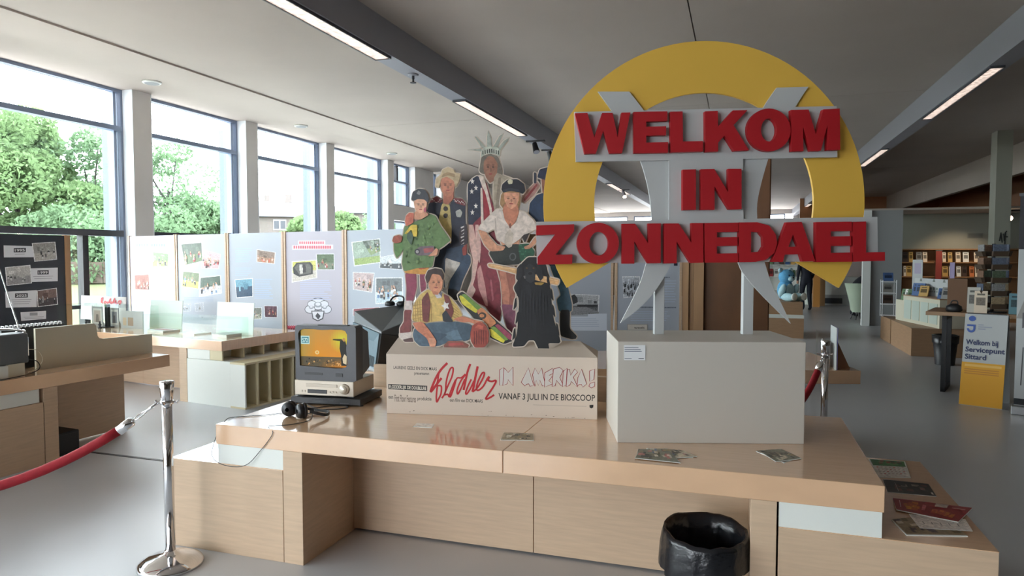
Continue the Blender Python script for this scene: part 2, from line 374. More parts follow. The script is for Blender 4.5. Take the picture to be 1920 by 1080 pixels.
for k in range(2):  # unseen windows behind the camera, added as light for camera-facing sides
    xa = XW+3.03*k; wn += 1; r = bpy.data.objects.new('window_%d' % wn, None); COL.objects.link(r); struct(r)
    MB().box(xa-.33, xa+.02, YF-.3, YF, 0, 4.1).build('pillar', PLASTER, wf)
    for q in ((xa+.02, xa+.08, .02, 4.1), (xa+2.62, xa+2.7, .02, 4.1), (xa+.08, xa+2.62, 4.03, 4.1), (xa+.08, xa+2.62, .02, .09), (xa+.08, xa+2.62, 2.0, 2.08)): MB().box(q[0], q[1], YF-.26, YF-.16, q[2], q[3]).build('frame_bar', FRAME, r)
    MB().box(xa+.08, xa+2.62, YF-.22, YF-.21, .09, 2.0).build('pane', GLASS, r); MB().box(xa+.08, xa+2.62, YF-.22, YF-.21, 2.08, 4.03).build('pane', GLASS, r)
L = bpy.data.lights.new('window_portal', 'AREA'); L.shape = 'RECTANGLE'; L.size = 6.1; L.size_y = 4.1; L.cycles.is_portal = True
o = bpy.data.objects.new('window_portal', L); COL.objects.link(o); o.location = (-6.45, YF-.4, 2.05); o.rotation_euler = (PI/2, 0, 0)
GREYW = mat('grey_green_wall', (150, 150, 138), .8)
struct(MB().box(3.75, XR, 20.15, 20.3, 0, 2.72).build('wall_shelf_side', GREYW))
struct(MB().box(2.75, XR, 18.3, YB, 2.72, 2.77).build('trim_3', CONC))
struct(MB().box(8.6, 8.75, 18.3, 36, 2.77, CEIL+.05).build('wall_upper', mat('lightened_brown_panelling', (168, 116, 78), .6)))  # brown made lighter in place of ambient light in the upper void
struct(MB().box(2.75, 8.6, 36, 36.15, 2.77, CEIL+.05).build('wall_upper_back', mat('lightened_brown_panelling', (168, 116, 78), .6)))
c = struct(MB().box(2.95, 3.62, 18.2, 18.7, 0, 2.72).build('column_1', mat('grey_column', (150, 152, 152), .6)))
struct(MB().box(2.78, 2.95, 18.1, 18.24, 0, 2.72).build('trim_4', mat('white_door_edge', (225, 226, 222), .4)))
struct(MB().box(5.36, 5.66, 17.9, 18.29, 0, 2.72).build('column_2', GREYW))
struct(MB().box(5.36, 5.66, 17.9, 18.29, 2.72, CEIL+.05).build('column_3', GREYW))
# far library hall behind the teddy bear
struct(MB().box(-9.5, 3.7, 29.0, 29.2, 0, 2.6).build('wall_library', mat('far_wall_tan', (150, 118, 84), .7)))

# light ducts along the hall
def duct(n, x0, x1, z0):
    return struct(MB().box(x0, x1, YF, YB, z0, CEIL).build('trim_%d' % n, DUCT))
duct(5, -4.21, -3.945, 4.02); duct(6, 2.93, 3.18, 4.02)
LOUV = None
def lampmat():
    m = bpy.data.materials.new('louvred_lamp_light'); m.use_nodes = True; nt = m.node_tree; b = nt.nodes['Principled BSDF']
    tc = nt.nodes.new('ShaderNodeTexCoord'); v = nt.nodes.new('ShaderNodeTexVoronoi'); v.inputs['Scale'].default_value = 16
    r = nt.nodes.new('ShaderNodeMapRange'); r.inputs[1].default_value = .1; r.inputs[2].default_value = .7; r.inputs[3].default_value = .35*LAMP_W; r.inputs[4].default_value = LAMP_W
    nt.links.new(tc.outputs['Object'], v.inputs['Vector']); nt.links.new(v.outputs['Distance'], r.inputs[0])
    b.inputs['Emission Color'].default_value = (1, .8, .68, 1); nt.links.new(r.outputs[0], b.inputs['Emission Strength'])
    b.inputs['Base Color'].default_value = (.7, .65, .6, 1); return m
LM = lampmat()
def strip(x0, x1, y0, y1, z, label, group=None):
    t = thing('strip_lamp', label, 'ceiling lamp', ((x0+x1)/2, (y0+y1)/2, z), group=group)
    m = MB(t)
    m.box(x0-.012, x0, y0, y1, z-.03, z); m.box(x1, x1+.012, y0, y1, z-.03, z); m.box(x0-.012, x1+.012, y0-.012, y0, z-.03, z); m.box(x0-.012, x1+.012, y1, y1+.012, z-.03, z)
    m.build('frame', DARKF, t); MB(t).box(x0, x1, y0, y1, z-.018, z-.004).build('diffuser', LM, t)
    return t
strip(-4.17, -3.98, 4.28, 7.48, 4.02, 'long louvred strip lamp in the window-side duct, cut by the top picture edge')
strip(-4.17, -3.98, 9.86, 13.06, 4.02, 'strip lamp in the window-side duct just above the spiked crown')
strip(-4.17, -3.98, 22.6, 26.7, 4.02, 'strip lamp in the window-side duct seen through the left gap of the yellow ring')
strip(-4.17, -3.98, -6.5, -3.3, 4.02, 'strip lamp in the window-side duct behind the camera'); strip(-4.17, -3.98, -1.2, 2.0, 4.02, 'strip lamp in the window-side duct above the camera')
strip(2.96, 3.1, 10.2, 13.64, 4.02, 'nearest long strip lamp in the right-hand duct, right of the yellow ring')
strip(2.96, 3.1, 17.2, 20.26, 4.02, 'second strip lamp in the right-hand duct, touching the right rim of the ring')
strip(2.96, 3.1, 27.5, 30.5, 4.02, 'strip lamp seen high in the right gap of the yellow ring'); strip(2.96, 3.1, 34, 38, 4.02, 'far strip lamp seen low in the right gap of the yellow ring')
strip(2.96, 3.1, 3.2, 6.4, 4.02, 'strip lamp in the right-hand duct outside the frame'); strip(2.96, 3.1, -3.5, -.3, 4.02, 'strip lamp in the right-hand duct behind the camera')
for i, (a, b, l) in enumerate(((23.5, 25.5, 'nearest of the three thin strip lamps over the bookshelves'), (26.6, 28.7, 'middle of the three thin strip lamps over the bookshelves'), (29.7, 31.8, 'farthest of the three thin strip lamps over the bookshelves'))):
    strip(5.9, 6.0, a-3.4, b-3.4, 2.72, l)
# sprinklers, ceiling discs, spot lamps
def sprinkler(x, y, z, label):
    t = thing('sprinkler', label, 'sprinkler', (x, y, z)); m = MB()
    m.lathe([(.07, 0), (.07, -.012), (.05, -.02)], n=20).build('rose', DUCT, t, True)
    MB().lathe([(.018, -.02), (.018, -.06), (.012, -.065), (.012, -.1), (.04, -.105), (.04, -.112)], n=12).build('head', BLACKM, t)
sprinkler(-4.08, 8.3, 4.02, 'small sprinkler under the window-side duct between two strip lamps')
for p, l in (((-8.79, 8.68), 'white ceiling disc over the pillar nearest the camera'), ((-8.76, 12.53), 'white ceiling disc over the second pillar'), ((-8.8, 16.61), 'white ceiling disc over the far windows')):
    t = thing('ceiling_speaker', l, 'ceiling disc', (*p, SOFF))
    MB().lathe([(.14, 0), (.14, -.02), (.125, -.03)], n=24).build('rim', WHITE, t, True); MB().lathe([(.11, -.03), (.1, -.036)], n=24).build('grille', mat('grille_grey', (150, 152, 155), .6), t)
def spot(x, y, z, label, lit=False, dirv=(.3, -.4, -.8), ln=.22):
    t = thing('spot_lamp', label, 'spot lamp', (x, y, z)); MB().box(-.2, .2, -.03, .03, -.03, 0).build('track', BLACKM, t)
    MB().tube([(0, 0, -.03), (0, 0, -.13)], .012).build('stem', BLACKM, t); d = Vector(dirv).normalized(); p = Vector((0, 0, -.15))
    MB().tube([p-d*ln/2, p+d*ln/2], [.05, .07], 14).build('can', BLACKM if not lit else DUCT, t)
    MB().tube([p+d*(ln/2+.001), p+d*(ln/2+.012)], .06, 14).build('bulb', emat('spot_bulb', (255, 225, 185), 30) if lit else DUCT, t)
spot(-4.0, 13.75, 4.02, 'dark spot lamp on the duct just right of the spiked crown'); spot(-4.02, 15.0, 4.02, 'small dark spot lamp on the duct close to the left rim of the ring', dirv=(.2, .3, -.9))
spot(-3.95, 24.9, 4.02, 'lit spot lamp far back in the left gap of the yellow ring', True, (.3, -.6, -.7), .3)
spot(5.95, 18.9, 2.72, 'lit spot lamp over the bookshelves near the right edge', True, (-.25, -.85, -.4), .24)
L = bpy.data.lights.new('shelf_spot_light', 'SPOT'); L.energy = 70; L.color = (1, .8, .58); L.spot_size = 1.5; L.spot_blend = .6; L.shadow_soft_size = .08
o = bpy.data.objects.new('shelf_spot_light', L); COL.objects.link(o); o.location = (5.2, 18.75, 2.62); o.rotation_euler = Vector((-.05, 1.1, -1.5)).to_track_quat('-Z', 'Y').to_euler()

# ================================================================== OUTSIDE
GRASS = mat('spring_grass', (70, 74, 38), .9, var=.2, scale=3)
struct(MB().box(-17, 40, -60, 200, -.5, -.22).build('bounce_apron', mat('pale_bounce_ground', (222, 219, 214), .8, var=.1, scale=4)))  # unseen pale ground added to bounce daylight up to the ceiling
m = MB(); xs = [-17, -19, -25, -45, -80, -140]; zs = [-.25, 0, .15, .5, .8, 1.0]
for i in range(5): m.face([(xs[i], -60, zs[i]), (xs[i], 140, zs[i]), (xs[i+1], 140, zs[i+1]), (xs[i+1], -60, zs[i+1])])
struct(m.build('lawn', GRASS))
LEAFA = leaf_mat('bright_spring_leaves', (110, 132, 92), .2); LEAFB = leaf_mat('cool_green_leaves', (112, 136, 104), .2)
BARK = mat('grey_bark', (48, 44, 42), .9)
def tree(name, label, loc, h, rad, n, leaf, trunk, seed, low=.18, ls=.15, cat='tree', limbs=9):
    n *= 3; R = np.random.default_rng(seed); r = random.Random(seed); t = thing(name, label, cat, loc)
    cl = []
    for k in range(26):
        a = r.uniform(0, 2*PI); q = r.uniform(.1, .8)*rad; z = h*r.uniform(low+.1, .88); q *= 1-.6*max(0, (z/h-.6)/.4)
        cl.append((q*math.cos(a), q*math.sin(a), z, r.uniform(.22, .42)*rad))
    C = np.array(cl)[R.integers(0, len(cl), n)]; d = R.normal(size=(n, 3)); d /= np.linalg.norm(d, axis=1)[:, None]
    P = C[:, :3] + d*(C[:, 3]*R.uniform(.55, 1, n)**.6)[:, None]*[1, 1, .8]; P[:, 2] = np.maximum(P[:, 2], h*low)
    u = R.normal(size=(n, 3)); u /= np.linalg.norm(u, axis=1)[:, None]; v = np.cross(u, R.normal(size=(n, 3))); v /= np.linalg.norm(v, axis=1)[:, None]
    s = (ls*R.uniform(.6, 1.2, n))[:, None]
    V = np.stack([P-u*s, P+v*s*.5, P+u*s, P-v*s*.5], 1).reshape(-1, 3); F = np.arange(4*n).reshape(-1, 4)
    me = bpy.data.meshes.new('foliage'); me.from_pydata(V.tolist(), [], F.tolist()); me.materials.append(leaf)
    o = bpy.data.objects.new('foliage', me); COL.objects.link(o); o.parent = t; stuff(o)
    if trunk:
        MB().tube([(0, 0, -.3), (.1, 0, h*.3), (0, .1, h*.6)], [trunk, trunk*.7, trunk*.35], 8).build('trunk', BARK, t)
        m = MB()
        for k in range(limbs):
            c = cl[k]; z = h*r.uniform(.22, .5); m.tube([(.05, 0, z), (c[0]*.5, c[1]*.5, (z+c[2])/2+.2), c[:3]], [trunk*.45, trunk*.25, .02], 5)
        m.build('branches', BARK, t)
    return t
def out(x, d, z=.4): return atd(x, d, z)
tree('broadleaf_tree', 'broad bright green tree filling the left of the nearest window', out(40, 38), 9.6, 4.6, 11000, LEAFA, .25, 3, .08)
tree('broadleaf_tree', 'sparse green tree by the right jamb of the nearest window', out(175, 40), 9.0, 3.4, 3000, LEAFB, .2, 5, .12)
tree('broadleaf_tree', 'loose tree with gaps of sky seen in the second window', out(318, 42), 8.6, 3.6, 2600, LEAFB, .22, 8, .1, limbs=16)
tree('shrub', 'low dense green shrub under the trees at the nearest window', out(110, 36), 3.4, 3.8, 3500, LEAFB, 0, 11, .0, cat='shrub')
tree('shrub', 'green shrub under the loose tree in the second window', out(300, 38), 3.6, 2.8, 2600, LEAFB, 0, 12, .0, cat='shrub')
tree('shrub', 'rounded green bush at the right end of the second window', out(400, 44), 5.0, 1.6, 1500, LEAFB, .1, 14, .1, cat='shrub')
tree('shrub', 'light green bush before the houses in the third window', out(572, 36), 3.6, 1.3, 1400, LEAFA, .1, 15, .05, cat='shrub')
tree('shrub', 'bright round bush in the fourth window', out(642, 34), 3.5, 1.6, 2600, LEAFA, .1, 16, .05, cat='shrub')
tree('broadleaf_tree', 'distant tree low in the far small window', out(752, 60), 5.6, 4.0, 2200, LEAFB, .2, 18, .1)
BRICK = mat('pale_house_brick', (104, 96, 92), .9, var=.1, scale=8); ROOF = mat('grey_roof_tiles', (88, 90, 100), .8, var=.1, scale=10); HWIN = mat('house_window_glass', (44, 48, 56), .2)
def house(label, loc, rot, wd, dp, h, rh, wins, chim=True):
    t = thing('house', label, 'house', loc, rot)
    MB().box(-wd/2, wd/2, 0, dp, -1, h).build('wall', BRICK, t)
    m = MB(); m.hexa([(-wd/2-.3, -.4, h), (wd/2+.3, -.4, h), (wd/2+.3, dp+.4, h), (-wd/2-.3, dp+.4, h), (-wd/2-.3, dp/2-.05, h+rh), (wd/2+.3, dp/2-.05, h+rh), (wd/2+.3, dp/2+.05, h+rh), (-wd/2-.3, dp/2+.05, h+rh)]); rf = m.build('roof', ROOF, t)
    if chim: MB().box(wd*.1, wd*.1+.6, dp/2-.3, dp/2+.3, h+rh*.6, h+rh+.7).build('chimney', BRICK, rf)
    for (x, z, a, b) in wins:
        f = MB().box(x-a/2, x+a/2, -.06, .02, z, z+b).build('window', mat('white_house_frame', (150, 152, 156), .5), t)
        for k in (-1, 1): MB().box(x+k*a/4-a*.19, x+k*a/4+a*.19, -.075, -.06, z+.12, z+b-.12).build('pane', HWIN, f)
W2 = [(-2.6, 3.45, 1.3, .95), (.2, 3.45, 1.1, .95), (2.6, 3.45, 1.2, .95), (-2.6, .8, 1.6, 1.4), (1.4, .8, 1.6, 1.4)]
house('brick house with a grey roof seen in the third window', out(522, 62, .5), 38, 8, 8, 4.65, 1.6, W2)
house('long brick house with a dark roof behind, in the third window', out(470, 78, .5), 38, 16, 8, 5.4, 2.2, [(-5, 3.2, 1.6, 1.2), (0, 3.2, 1.6, 1.2), (4, 3.2, 1.4, 1.2)])
house('pale house with flat white windows in the second window', out(388, 46, .5), 40, 5.5, 7, 3.3, .7, [(-1.6, 1.7, 1.3, 1.2), (.3, 1.7, 1.3, 1.2), (1.9, 1.7, 1.0, 1.2)], False)
house('slate roofed house at the right of the fourth window', out(697, 66, .5), 25, 6, 9, 5.2, 2.6, [(-1, 3, 1.2, 1.2), (1.2, 3, 1.2, 1.2)])
house('long terrace of houses in the fourth window', out(640, 92, .5), 30, 22, 8, 5.6, 2.4, [(-6, 3.2, 1.6, 1.2), (-2, 3.2, 1.6, 1.2), (3, 3.2, 1.6, 1.2), (7, 3.2, 1.6, 1.2)])
t = thing('garden_fence', 'low brown garden fence across the lawn, low in the nearest window', 'fence', out(150, 34, .3), 52)
for k in range(16): MB().box(-4+.5*k, -4+.5*k+.47, 0, .04, 0, 1.05+.02*(k % 3)).build('plank', mat('weathered_fence', (84, 72, 64), .9), t)
MB().box(-4, 4, .04, .1, .7, .8).build('rail', mat('weathered_fence', (84, 72, 64), .9), t)

# ================================================================== THE MAIN DESK
dk = thing('display_desk', 'long birch desk in the foreground carrying the welcome sign', 'desk', (-1.08, 3.72, 0))
D = lambda: MB(dk)
D().box(-2.74, -1.0605, 3.09, 4.34, .61, .72).build('tabletop', BIRCHTOP, dk, bevel=.003)
D().box(-1.0575, .575, 3.09, 4.34, .61, .72).build('tabletop', BIRCHTOP, dk, bevel=.003)
D().box(-2.303, -2.183, 3.09, 4.3, 0, .61).build('leg', BIRCH, dk, bevel=.002)
D().box(.063, .168, 3.09, 4.3, 0, .61).build('leg', BIRCH, dk, bevel=.002)
D().box(-2.183, -1.0575, 3.6, 3.63, .012, .61).build('back_panel', BIRCH, dk, bevel=.002)
D().box(-1.0535, .063, 3.6, 3.63, .012, .61).build('back_panel', BIRCH, dk, bevel=.002)
a = D().box(-2.73, -2.306, 3.095, 4.3, .503, .61).build('spacer_block', WHITE, dk); a['label'] = 'white laminate block under the left desk end'
a = D().box(.176, .568, 3.095, 4.3, .503, .61).build('spacer_block', WHITE, dk); a['label'] = 'white laminate block under the right desk end'
t = thing('low_bench', 'low birch bench under the left end of the foreground desk', 'bench', (-2.68, 3.7, 0))
MB(t).box(-3.06, -2.306, 3.09, 4.3, .0, .5).build('body', BIRCH, t, bevel=.002); MB(t).box(-3.06, -2.306, 3.09, 4.3, .5, .503).build('top', BIRCHTOP, t)
t = thing('low_bench', 'low birch bench with flyers at the right end of the foreground desk', 'bench', (.57, 3.7, 0))
MB(t).box(.176, .976, 3.09, 4.33, .0, .5).build('body', BIRCH, t, bevel=.002); MB(t).box(.176, .976, 3.09, 4.33, .5, .503).build('top', BIRCHTOP, t)
t = thing('low_screen', 'long birch panel standing upright right behind the foreground desk', 'panel', (-1.3, 4.47, 0))
MB(t).box(-2.52, -1.46, 4.45, 4.49, 0, .86).build('board', BIRCH, t, bevel=.002); MB(t).box(-1.457, -.3, 4.45, 4.49, 0, .86).build('board', BIRCH, t, bevel=.002)

# waste bin with a liner
t = thing('waste_bin', 'black waste bin with a bin liner under the foreground desk', 'bin', (-.125, 3.16, 0))
MB().lathe([(.125, 0), (.135, .01), (.178, .40), (.175, .40), (.13, .02)], n=32, caps=False).lathe([(.125, .0), (.001, .001)], n=32, caps=False).build('body', mat('dark_bin_plastic', (38, 41, 45), .35), t, True)
R = random.Random(4); m = MB(); n = 40; rings = []
jit = [R.uniform(-1, 1) for k in range(n)]
for rr, zz, jj in ((.196, .285, .012), (.198, .31, .010), (.194, .36, .008), (.19, .405, .004), (.184, .43, .003), (.17, .425, .004), (.16, .36, .011), (.145, .26, .014), (.115, .1, .016)):
    rings.append(m.av([((rr+jj*jit[(k*3) % n])*math.cos(2*PI*k/n), (rr+jj*jit[(k*7) % n])*math.sin(2*PI*k/n), zz+jj*1.5*jit[k]+.012*math.cos(2*PI*k/n-1.9)*(zz > .2)-.045*max(0, math.cos(2*PI*k/n+2.5))**3*(zz < .33)*(rr > .18)) for k in range(n)]))
for a, b in zip(rings, rings[1:]):
    for k in range(n): m.f.append((a+k, a+(k+1) % n, b+(k+1) % n, b+k)); m.c.append(None)
m.build('bin_liner', mat('black_liner_film', (22, 23, 27), .25, bump=.5, scale=25), t, True)

# ------------------------------------------------------------------ podium with the welcome sign
pd = thing('podium', 'white box podium on the desk carrying the welcome sign', 'podium', (-.564, 3.404, .72), 16.3)
MB().box(0, .92, 0, .53, 0, .507).build('box', mat('white_podium_paint', (192, 186, 177), .55), pd, bevel=.003)
P = plane(pd); m = MB(); q = [P(1170, 647), P(1210, 647), P(1210, 675), P(1170, 675)]
m.prism(q, -.003, 0, col=(225, 226, 228)); y = -.0032
f = P
for i, (xa, xb, yy) in enumerate(((1171, 1197, 651.5), (1171, 1201, 655.5), (1171, 1203, 659), (1171, 1184, 672), (1197, 1207, 672))):
    m.pr([f(xa, yy-.7), f(xb, yy-.7), f(xb, yy+.7), f(xa, yy+.7)], y, (120, 125, 140) if i < 4 else (70, 72, 80))
m.build('caption_card', PRINT, pd)
sg = thing('welcome_sign', 'yellow ring sign with red letters on two white posts', 'sign', (-.18, 3.83, 1.227), 18.2)
P = plane(sg)
S1 = lambda x, y: P(980+x/2.7414, 60+y/2.7414)
S2 = lambda x, y: P(980+x/2.7414, 380+y/2.7414)
c0 = P(1320, 382.5); r1 = P(1320+301, 382.5)[0]-c0[0]; r0 = P(1320+206, 382.5)[0]-c0[0]
ringp = ring(c0[0], c0[1], r1, r1, 64, -31.5, 211.5) + ring(c0[0], c0[1], r0, r0, 48, 212, -32)
MB().prism(ringp, .0, .018).build('ring', SIGNY, sg)
def swoosh(Lp, Rp): return smoothline(Lp, 5) + smoothline(Rp, 5)
lft = [S1(385, 310), S1(450, 400), S1(540, 530), S1(605, 670), S1(645, 820), S1(660, 960), S1(655, 1090), S2(632, 312), S2(590, 440), S2(500, 618)]
lft2 = [S2(500, 618), S2(620, 520), S2(700, 420), S2(760, 312), S1(790, 1060), S1(790, 860), S1(740, 640), S1(660, 470), S1(615, 400), S1(545, 310)]
MB().prism(smoothline(lft, 4)+smoothline(lft2, 4), -.016, -.002).build('curved_ray', SIGNW, sg)
rgt = [S1(1300, 290), S1(1232, 392), S1(1150, 560), S1(1100, 700), S1(1075, 860), S1(1070, 1040), S2(1105, 312), S2(1150, 390), S2(1240, 490), S2(1372, 620)]
rgt2 = [S2(1372, 620), S2(1325, 520), S2(1275, 420), S2(1240, 312), S1(1208, 1090), S1(1200, 960), S1(1205, 850), S1(1255, 660), S1(1310, 530), S1(1395, 388), S1(1462, 285)]
MB().prism(smoothline(rgt, 4)+smoothline(rgt2, 4), -.016, -.002).build('curved_ray', SIGNW, sg)
MB().prism([S1(262, 418), S1(1598, 388), S1(1601, 648), S1(270, 672)], -.036, -.018).build('word_board', SIGNW, sg, bevel=.002)
MB().prism([S1(745, 640), S1(1122, 640), S1(1125, 975), S1(745, 980)], -.034, -.018).build('word_board', SIGNW, sg, bevel=.002)
MB().prism([S2(68, 100), S2(1805, 75), S2(1808, 300), S2(72, 312)], -.036, -.018).build('word_board', SIGNW, sg, bevel=.002)
def LT(S, pts, holes=(), y0=-.072, y1=-.037):
    MB().prism([S(*p) for p in pts], y0, y1, [[S(*p) for p in h] for h in holes]).build('letter', SIGNR, sg, bevel=.0015)
def el(cx, cy_, rx, ry, n=36): return [(cx+rx*math.cos(2*PI*k/n), cy_+ry*math.sin(2*PI*k/n)) for k in range(n)]
LT(S1, [(262, 432), (325, 430), (360, 555), (400, 430), (452, 430), (478, 555), (497, 429), (542, 428), (500, 632), (438, 634), (405, 520), (368, 634), (312, 636)])
LT(S1, [(558, 425), (728, 422), (728, 470), (622, 474), (622, 500), (722, 497), (722, 542), (622, 545), (622, 580), (732, 577), (732, 630), (560, 633)])
LT(S1, [(743, 424), (805, 422), (807, 574), (908, 572), (908, 624), (745, 628)])
LT(S1, [(918, 422), (982, 420), (984, 500), (1058, 418), (1132, 416), (1062, 492), (1140, 618), (1065, 622), (1016, 545), (984, 580), (984, 624), (920, 626)])
LT(S1, el(1240, 516, 110, 108), [el(1240, 516, 40, 58)])
LT(S1, [(1352, 415), (1440, 413), (1477, 540), (1515, 412), (1597, 408), (1600, 616), (1535, 618), (1535, 490), (1502, 620), (1450, 622), (1412, 500), (1414, 622), (1354, 624)])
LT(S1, [(806, 716), (872, 714), (872, 918), (806, 920)])
LT(S1, [(898, 714), (965, 713), (1035, 830), (1035, 712), (1102, 712), (1102, 915), (1040, 917), (966, 800), (966, 918), (898, 919)])
LT(S2, [(68, 120), (258, 114), (258, 150), (165, 268), (250, 266), (248, 314), (75, 318), (75, 280), (163, 165), (68, 170)])
LT(S2, el(378, 210, 106, 104), [el(383, 212, 48, 60)])
LT(S2, [(500, 112), (565, 111), (632, 210), (632, 110), (695, 110), (695, 310), (630, 312), (562, 200), (562, 313), (500, 313)])
LT(S2, [(712, 110), (785, 110), (850, 208), (850, 108), (910, 108), (910, 308), (845, 310), (775, 200), (775, 311), (712, 312)])
LT(S2, [(915, 108), (1086, 106), (1086, 152), (978, 154), (978, 180), (1082, 178), (1082, 222), (978, 225), (978, 262), (1085, 260), (1085, 306), (917, 308)])
LT(S2, [(1090, 105), (1180, 104), (1240, 120), (1275, 165), (1282, 210), (1268, 258), (1225, 293), (1172, 304), (1090, 306)], [[(1150, 152), (1190, 155), (1210, 180), (1212, 225), (1195, 253), (1150, 256)]])
LT(S2, [(1330, 104), (1405, 102), (1474, 300), (1410, 302), (1398, 265), (1320, 267), (1310, 304), (1255, 304)], [[(1362, 165), (1387, 226), (1338, 228)]])
LT(S2, [(1478, 103), (1658, 101), (1658, 148), (1552, 150), (1552, 176), (1655, 174), (1655, 222), (1552, 224), (1552, 258), (1660, 256), (1660, 303), (1478, 305)])
LT(S2, [(1664, 102), (1730, 100), (1730, 256), (1825, 254), (1825, 298), (1665, 303)])
for xa, xb in ((1226, 1244), (1391, 1410)):
    (x0, z0), (x1, _) = P(xa, 628, .035), P(xb, 628, .035)
    MB().box(x0, x1, .02, .06, 0, .75).build('post', SIGNW, sg, bevel=.002)

# ------------------------------------------------------------------ film standee
st = thing('cardboard_standee', 'tall cardboard cinema standee of costumed people beside the white podium', 'standee', (-1.36, 3.736, .72), 10.7)
P = plane(st); y1, y2 = .20, .10
hw = .618; zt = P(922, 667)[1]
MB().box(-hw, hw, 0, .30, 0, zt).build('base_box', CARD, st, bevel=.002)
sl = P(747, 633, .22); sr = P(1088, 640, .22)
MB().hexa([(-hw, .0, zt), (hw, .0, zt), (hw, .30, zt), (-hw, .3, zt), (sl[0], .215, sl[1]), (sr[0], .215, sr[1]), (sr[0], .23, sr[1]), (sl[0], .23, sl[1])]).build('sloping_top', CARD, st)
m = MB(); k = 4.0
T = lambda cx, cy_: P(680+cx/4, 620+cy_/4, 0)
G = lambda cx, cy_: P(720+cx/8.71, 660+cy_/8.71, 0)     # left close-up
H = lambda cx, cy_: P(925+cx/8.71, 660+cy_/8.71, 0)     # right close-up
ht = lambda f, px: abs(f(0, 0)[1]-f(0, px)[1])
DK = (38, 34, 32); RD = (176, 22, 32)
lettering(m, 'LAURENS GEELS EN DICK MAAS', G(155, 275), G(862, 302), ht(G, 50), 0, DK, .01)
m.build('credit_lettering', PRINT, st); m = MB()
lettering(m, 'presenteren', G(495, 368), G(735, 375), ht(G, 40), 0, DK, .01)
m.build('credit_lettering', PRINT, st); m = MB()
m.pr([G(70, 522), G(706, 552), G(706, 640), G(70, 606)], 0, (34, 30, 28)); lettering(m, 'FLODDERLIJK DE DOUBLURE', G(85, 592), G(692, 622), ht(G, 55), 0, (225, 215, 200), .015)
m.build('credit_lettering', PRINT, st); m = MB()
lettering(m, 'een', G(72, 760), G(150, 764), ht(G, 42), 0, DK, .01)
m.build('credit_lettering', PRINT, st); m = MB()
lettering(m, 'First Floor Features', G(172, 805), G(522, 822), ht(G, 110), 0, (120, 106, 96), .02)
m.build('credit_lettering', PRINT, st); m = MB()
lettering(m, 'produktie', G(545, 785), G(775, 793), ht(G, 55), 0, DK, .01)
m.build('credit_lettering', PRINT, st); m = MB()
lettering(m, 'een film van DICK MAAS', G(1075, 808), G(1612, 830), ht(G, 55), 0, DK, .01)
m.build('credit_lettering', PRINT, st); m = MB()
lettering(m, 'VANAF 3 JULI IN DE BIOSCOOP', H(85, 768), H(1660, 800), ht(H, 100), 0, DK, .012)
m.pr([H(650, 858), H(1520, 885), H(1520, 893), H(650, 866)], 0, (170, 158, 146)); m.pr([H(1570, 865), H(1635, 862), H(1632, 905), H(1600, 922), H(1572, 905)], 0, DK)
m.build('release_line', PRINT, st); m = MB()
def pen(pts, wd): stroke(m, [G(*p) for p in smoothline(pts, 5)], wd*1.75, 0, RD)
pen([(1035, 180), (930, 290), (850, 420), (790, 560), (762, 645), (800, 610), (880, 500), (940, 425)], .008)
pen([(895, 350), (880, 450), (870, 540), (935, 560), (930, 680), (890, 770), (862, 815), (855, 740), (862, 640), (875, 540)], .006)
pen([(945, 755), (1000, 660), (1015, 500), (1045, 370), (1090, 265), (1130, 270), (1110, 400), (1040, 560), (990, 690), (1040, 690), (1065, 730), (1100, 690), (1140, 560), (1170, 450)], .0058)
pen([(1170, 450), (1120, 560), (1070, 700), (1090, 725), (1150, 560), (1190, 430), (1260, 420), (1330, 360)], .005)
pen([(1410, 195), (1365, 320), (1330, 480), (1300, 620)], .0072)
pen([(1330, 370), (1250, 480), (1195, 620), (1205, 685), (1260, 590), (1320, 440)], .0055)
pen([(1530, 235), (1495, 400), (1465, 560), (1445, 650)], .0076)
pen([(1425, 445), (1370, 560), (1335, 660), (1350, 685), (1410, 600), (1470, 470)], .0055)
pen([(1445, 650), (1520, 590), (1610, 440), (1640, 345), (1600, 350), (1540, 470), (1510, 590), (1540, 625), (1620, 560), (1690, 430), (1722, 400)], .0058)
pen([(1722, 400), (1700, 460), (1760, 480), (1830, 468), (1790, 560), (1710, 680), (1662, 765), (1720, 750), (1800, 700)], .0062)
m.build('title_script', PRINT, st); m = MB()
AM = [[(100, 290), (172, 250), (160, 540), (100, 545)], [(172, 265), (200, 280), (240, 335), (322, 245), (322, 550), (240, 450), (225, 520), (155, 550)],
      [(455, 495), (572, 255), (660, 545), (595, 560), (580, 520), (545, 525), (515, 555)], [(640, 370), (680, 262), (735, 360), (790, 262), (850, 545), (800, 555), (760, 460), (735, 545), (700, 460), (680, 560)],
      [(840, 340), (970, 265), (975, 350), (910, 380), (960, 400), (905, 470), (965, 520), (835, 575)], [(980, 280), (1080, 248), (1140, 300), (1085, 420), (1140, 540), (1100, 545), (1030, 460), (1010, 550), (960, 565)],
      [(1145, 310), (1205, 265), (1190, 540), (1125, 570)], [(1210, 290), (1245, 280), (1260, 380), (1330, 275), (1375, 330), (1305, 410), (1380, 575), (1270, 480), (1250, 540), (1190, 570)],
      [(1365, 560), (1380, 420), (1440, 280), (1525, 520), (1460, 575), (1440, 530), (1400, 530)], [(1570, 310), (1655, 275), (1640, 450), (1575, 480)], [(1560, 560), (1580, 510), (1655, 490), (1650, 560), (1600, 585)]]
for g in AM:
    pts = [H(*p) for p in g]; cx = sum(p[0] for p in pts)/len(pts); m.pr(pts, 0, (198, 192, 186))
    stroke(m, pts+[pts[0]], .0034, 0, (150, 40, 50))
m.build('outlined_title', PRINT, st); m = MB()
R = random.Random(9)
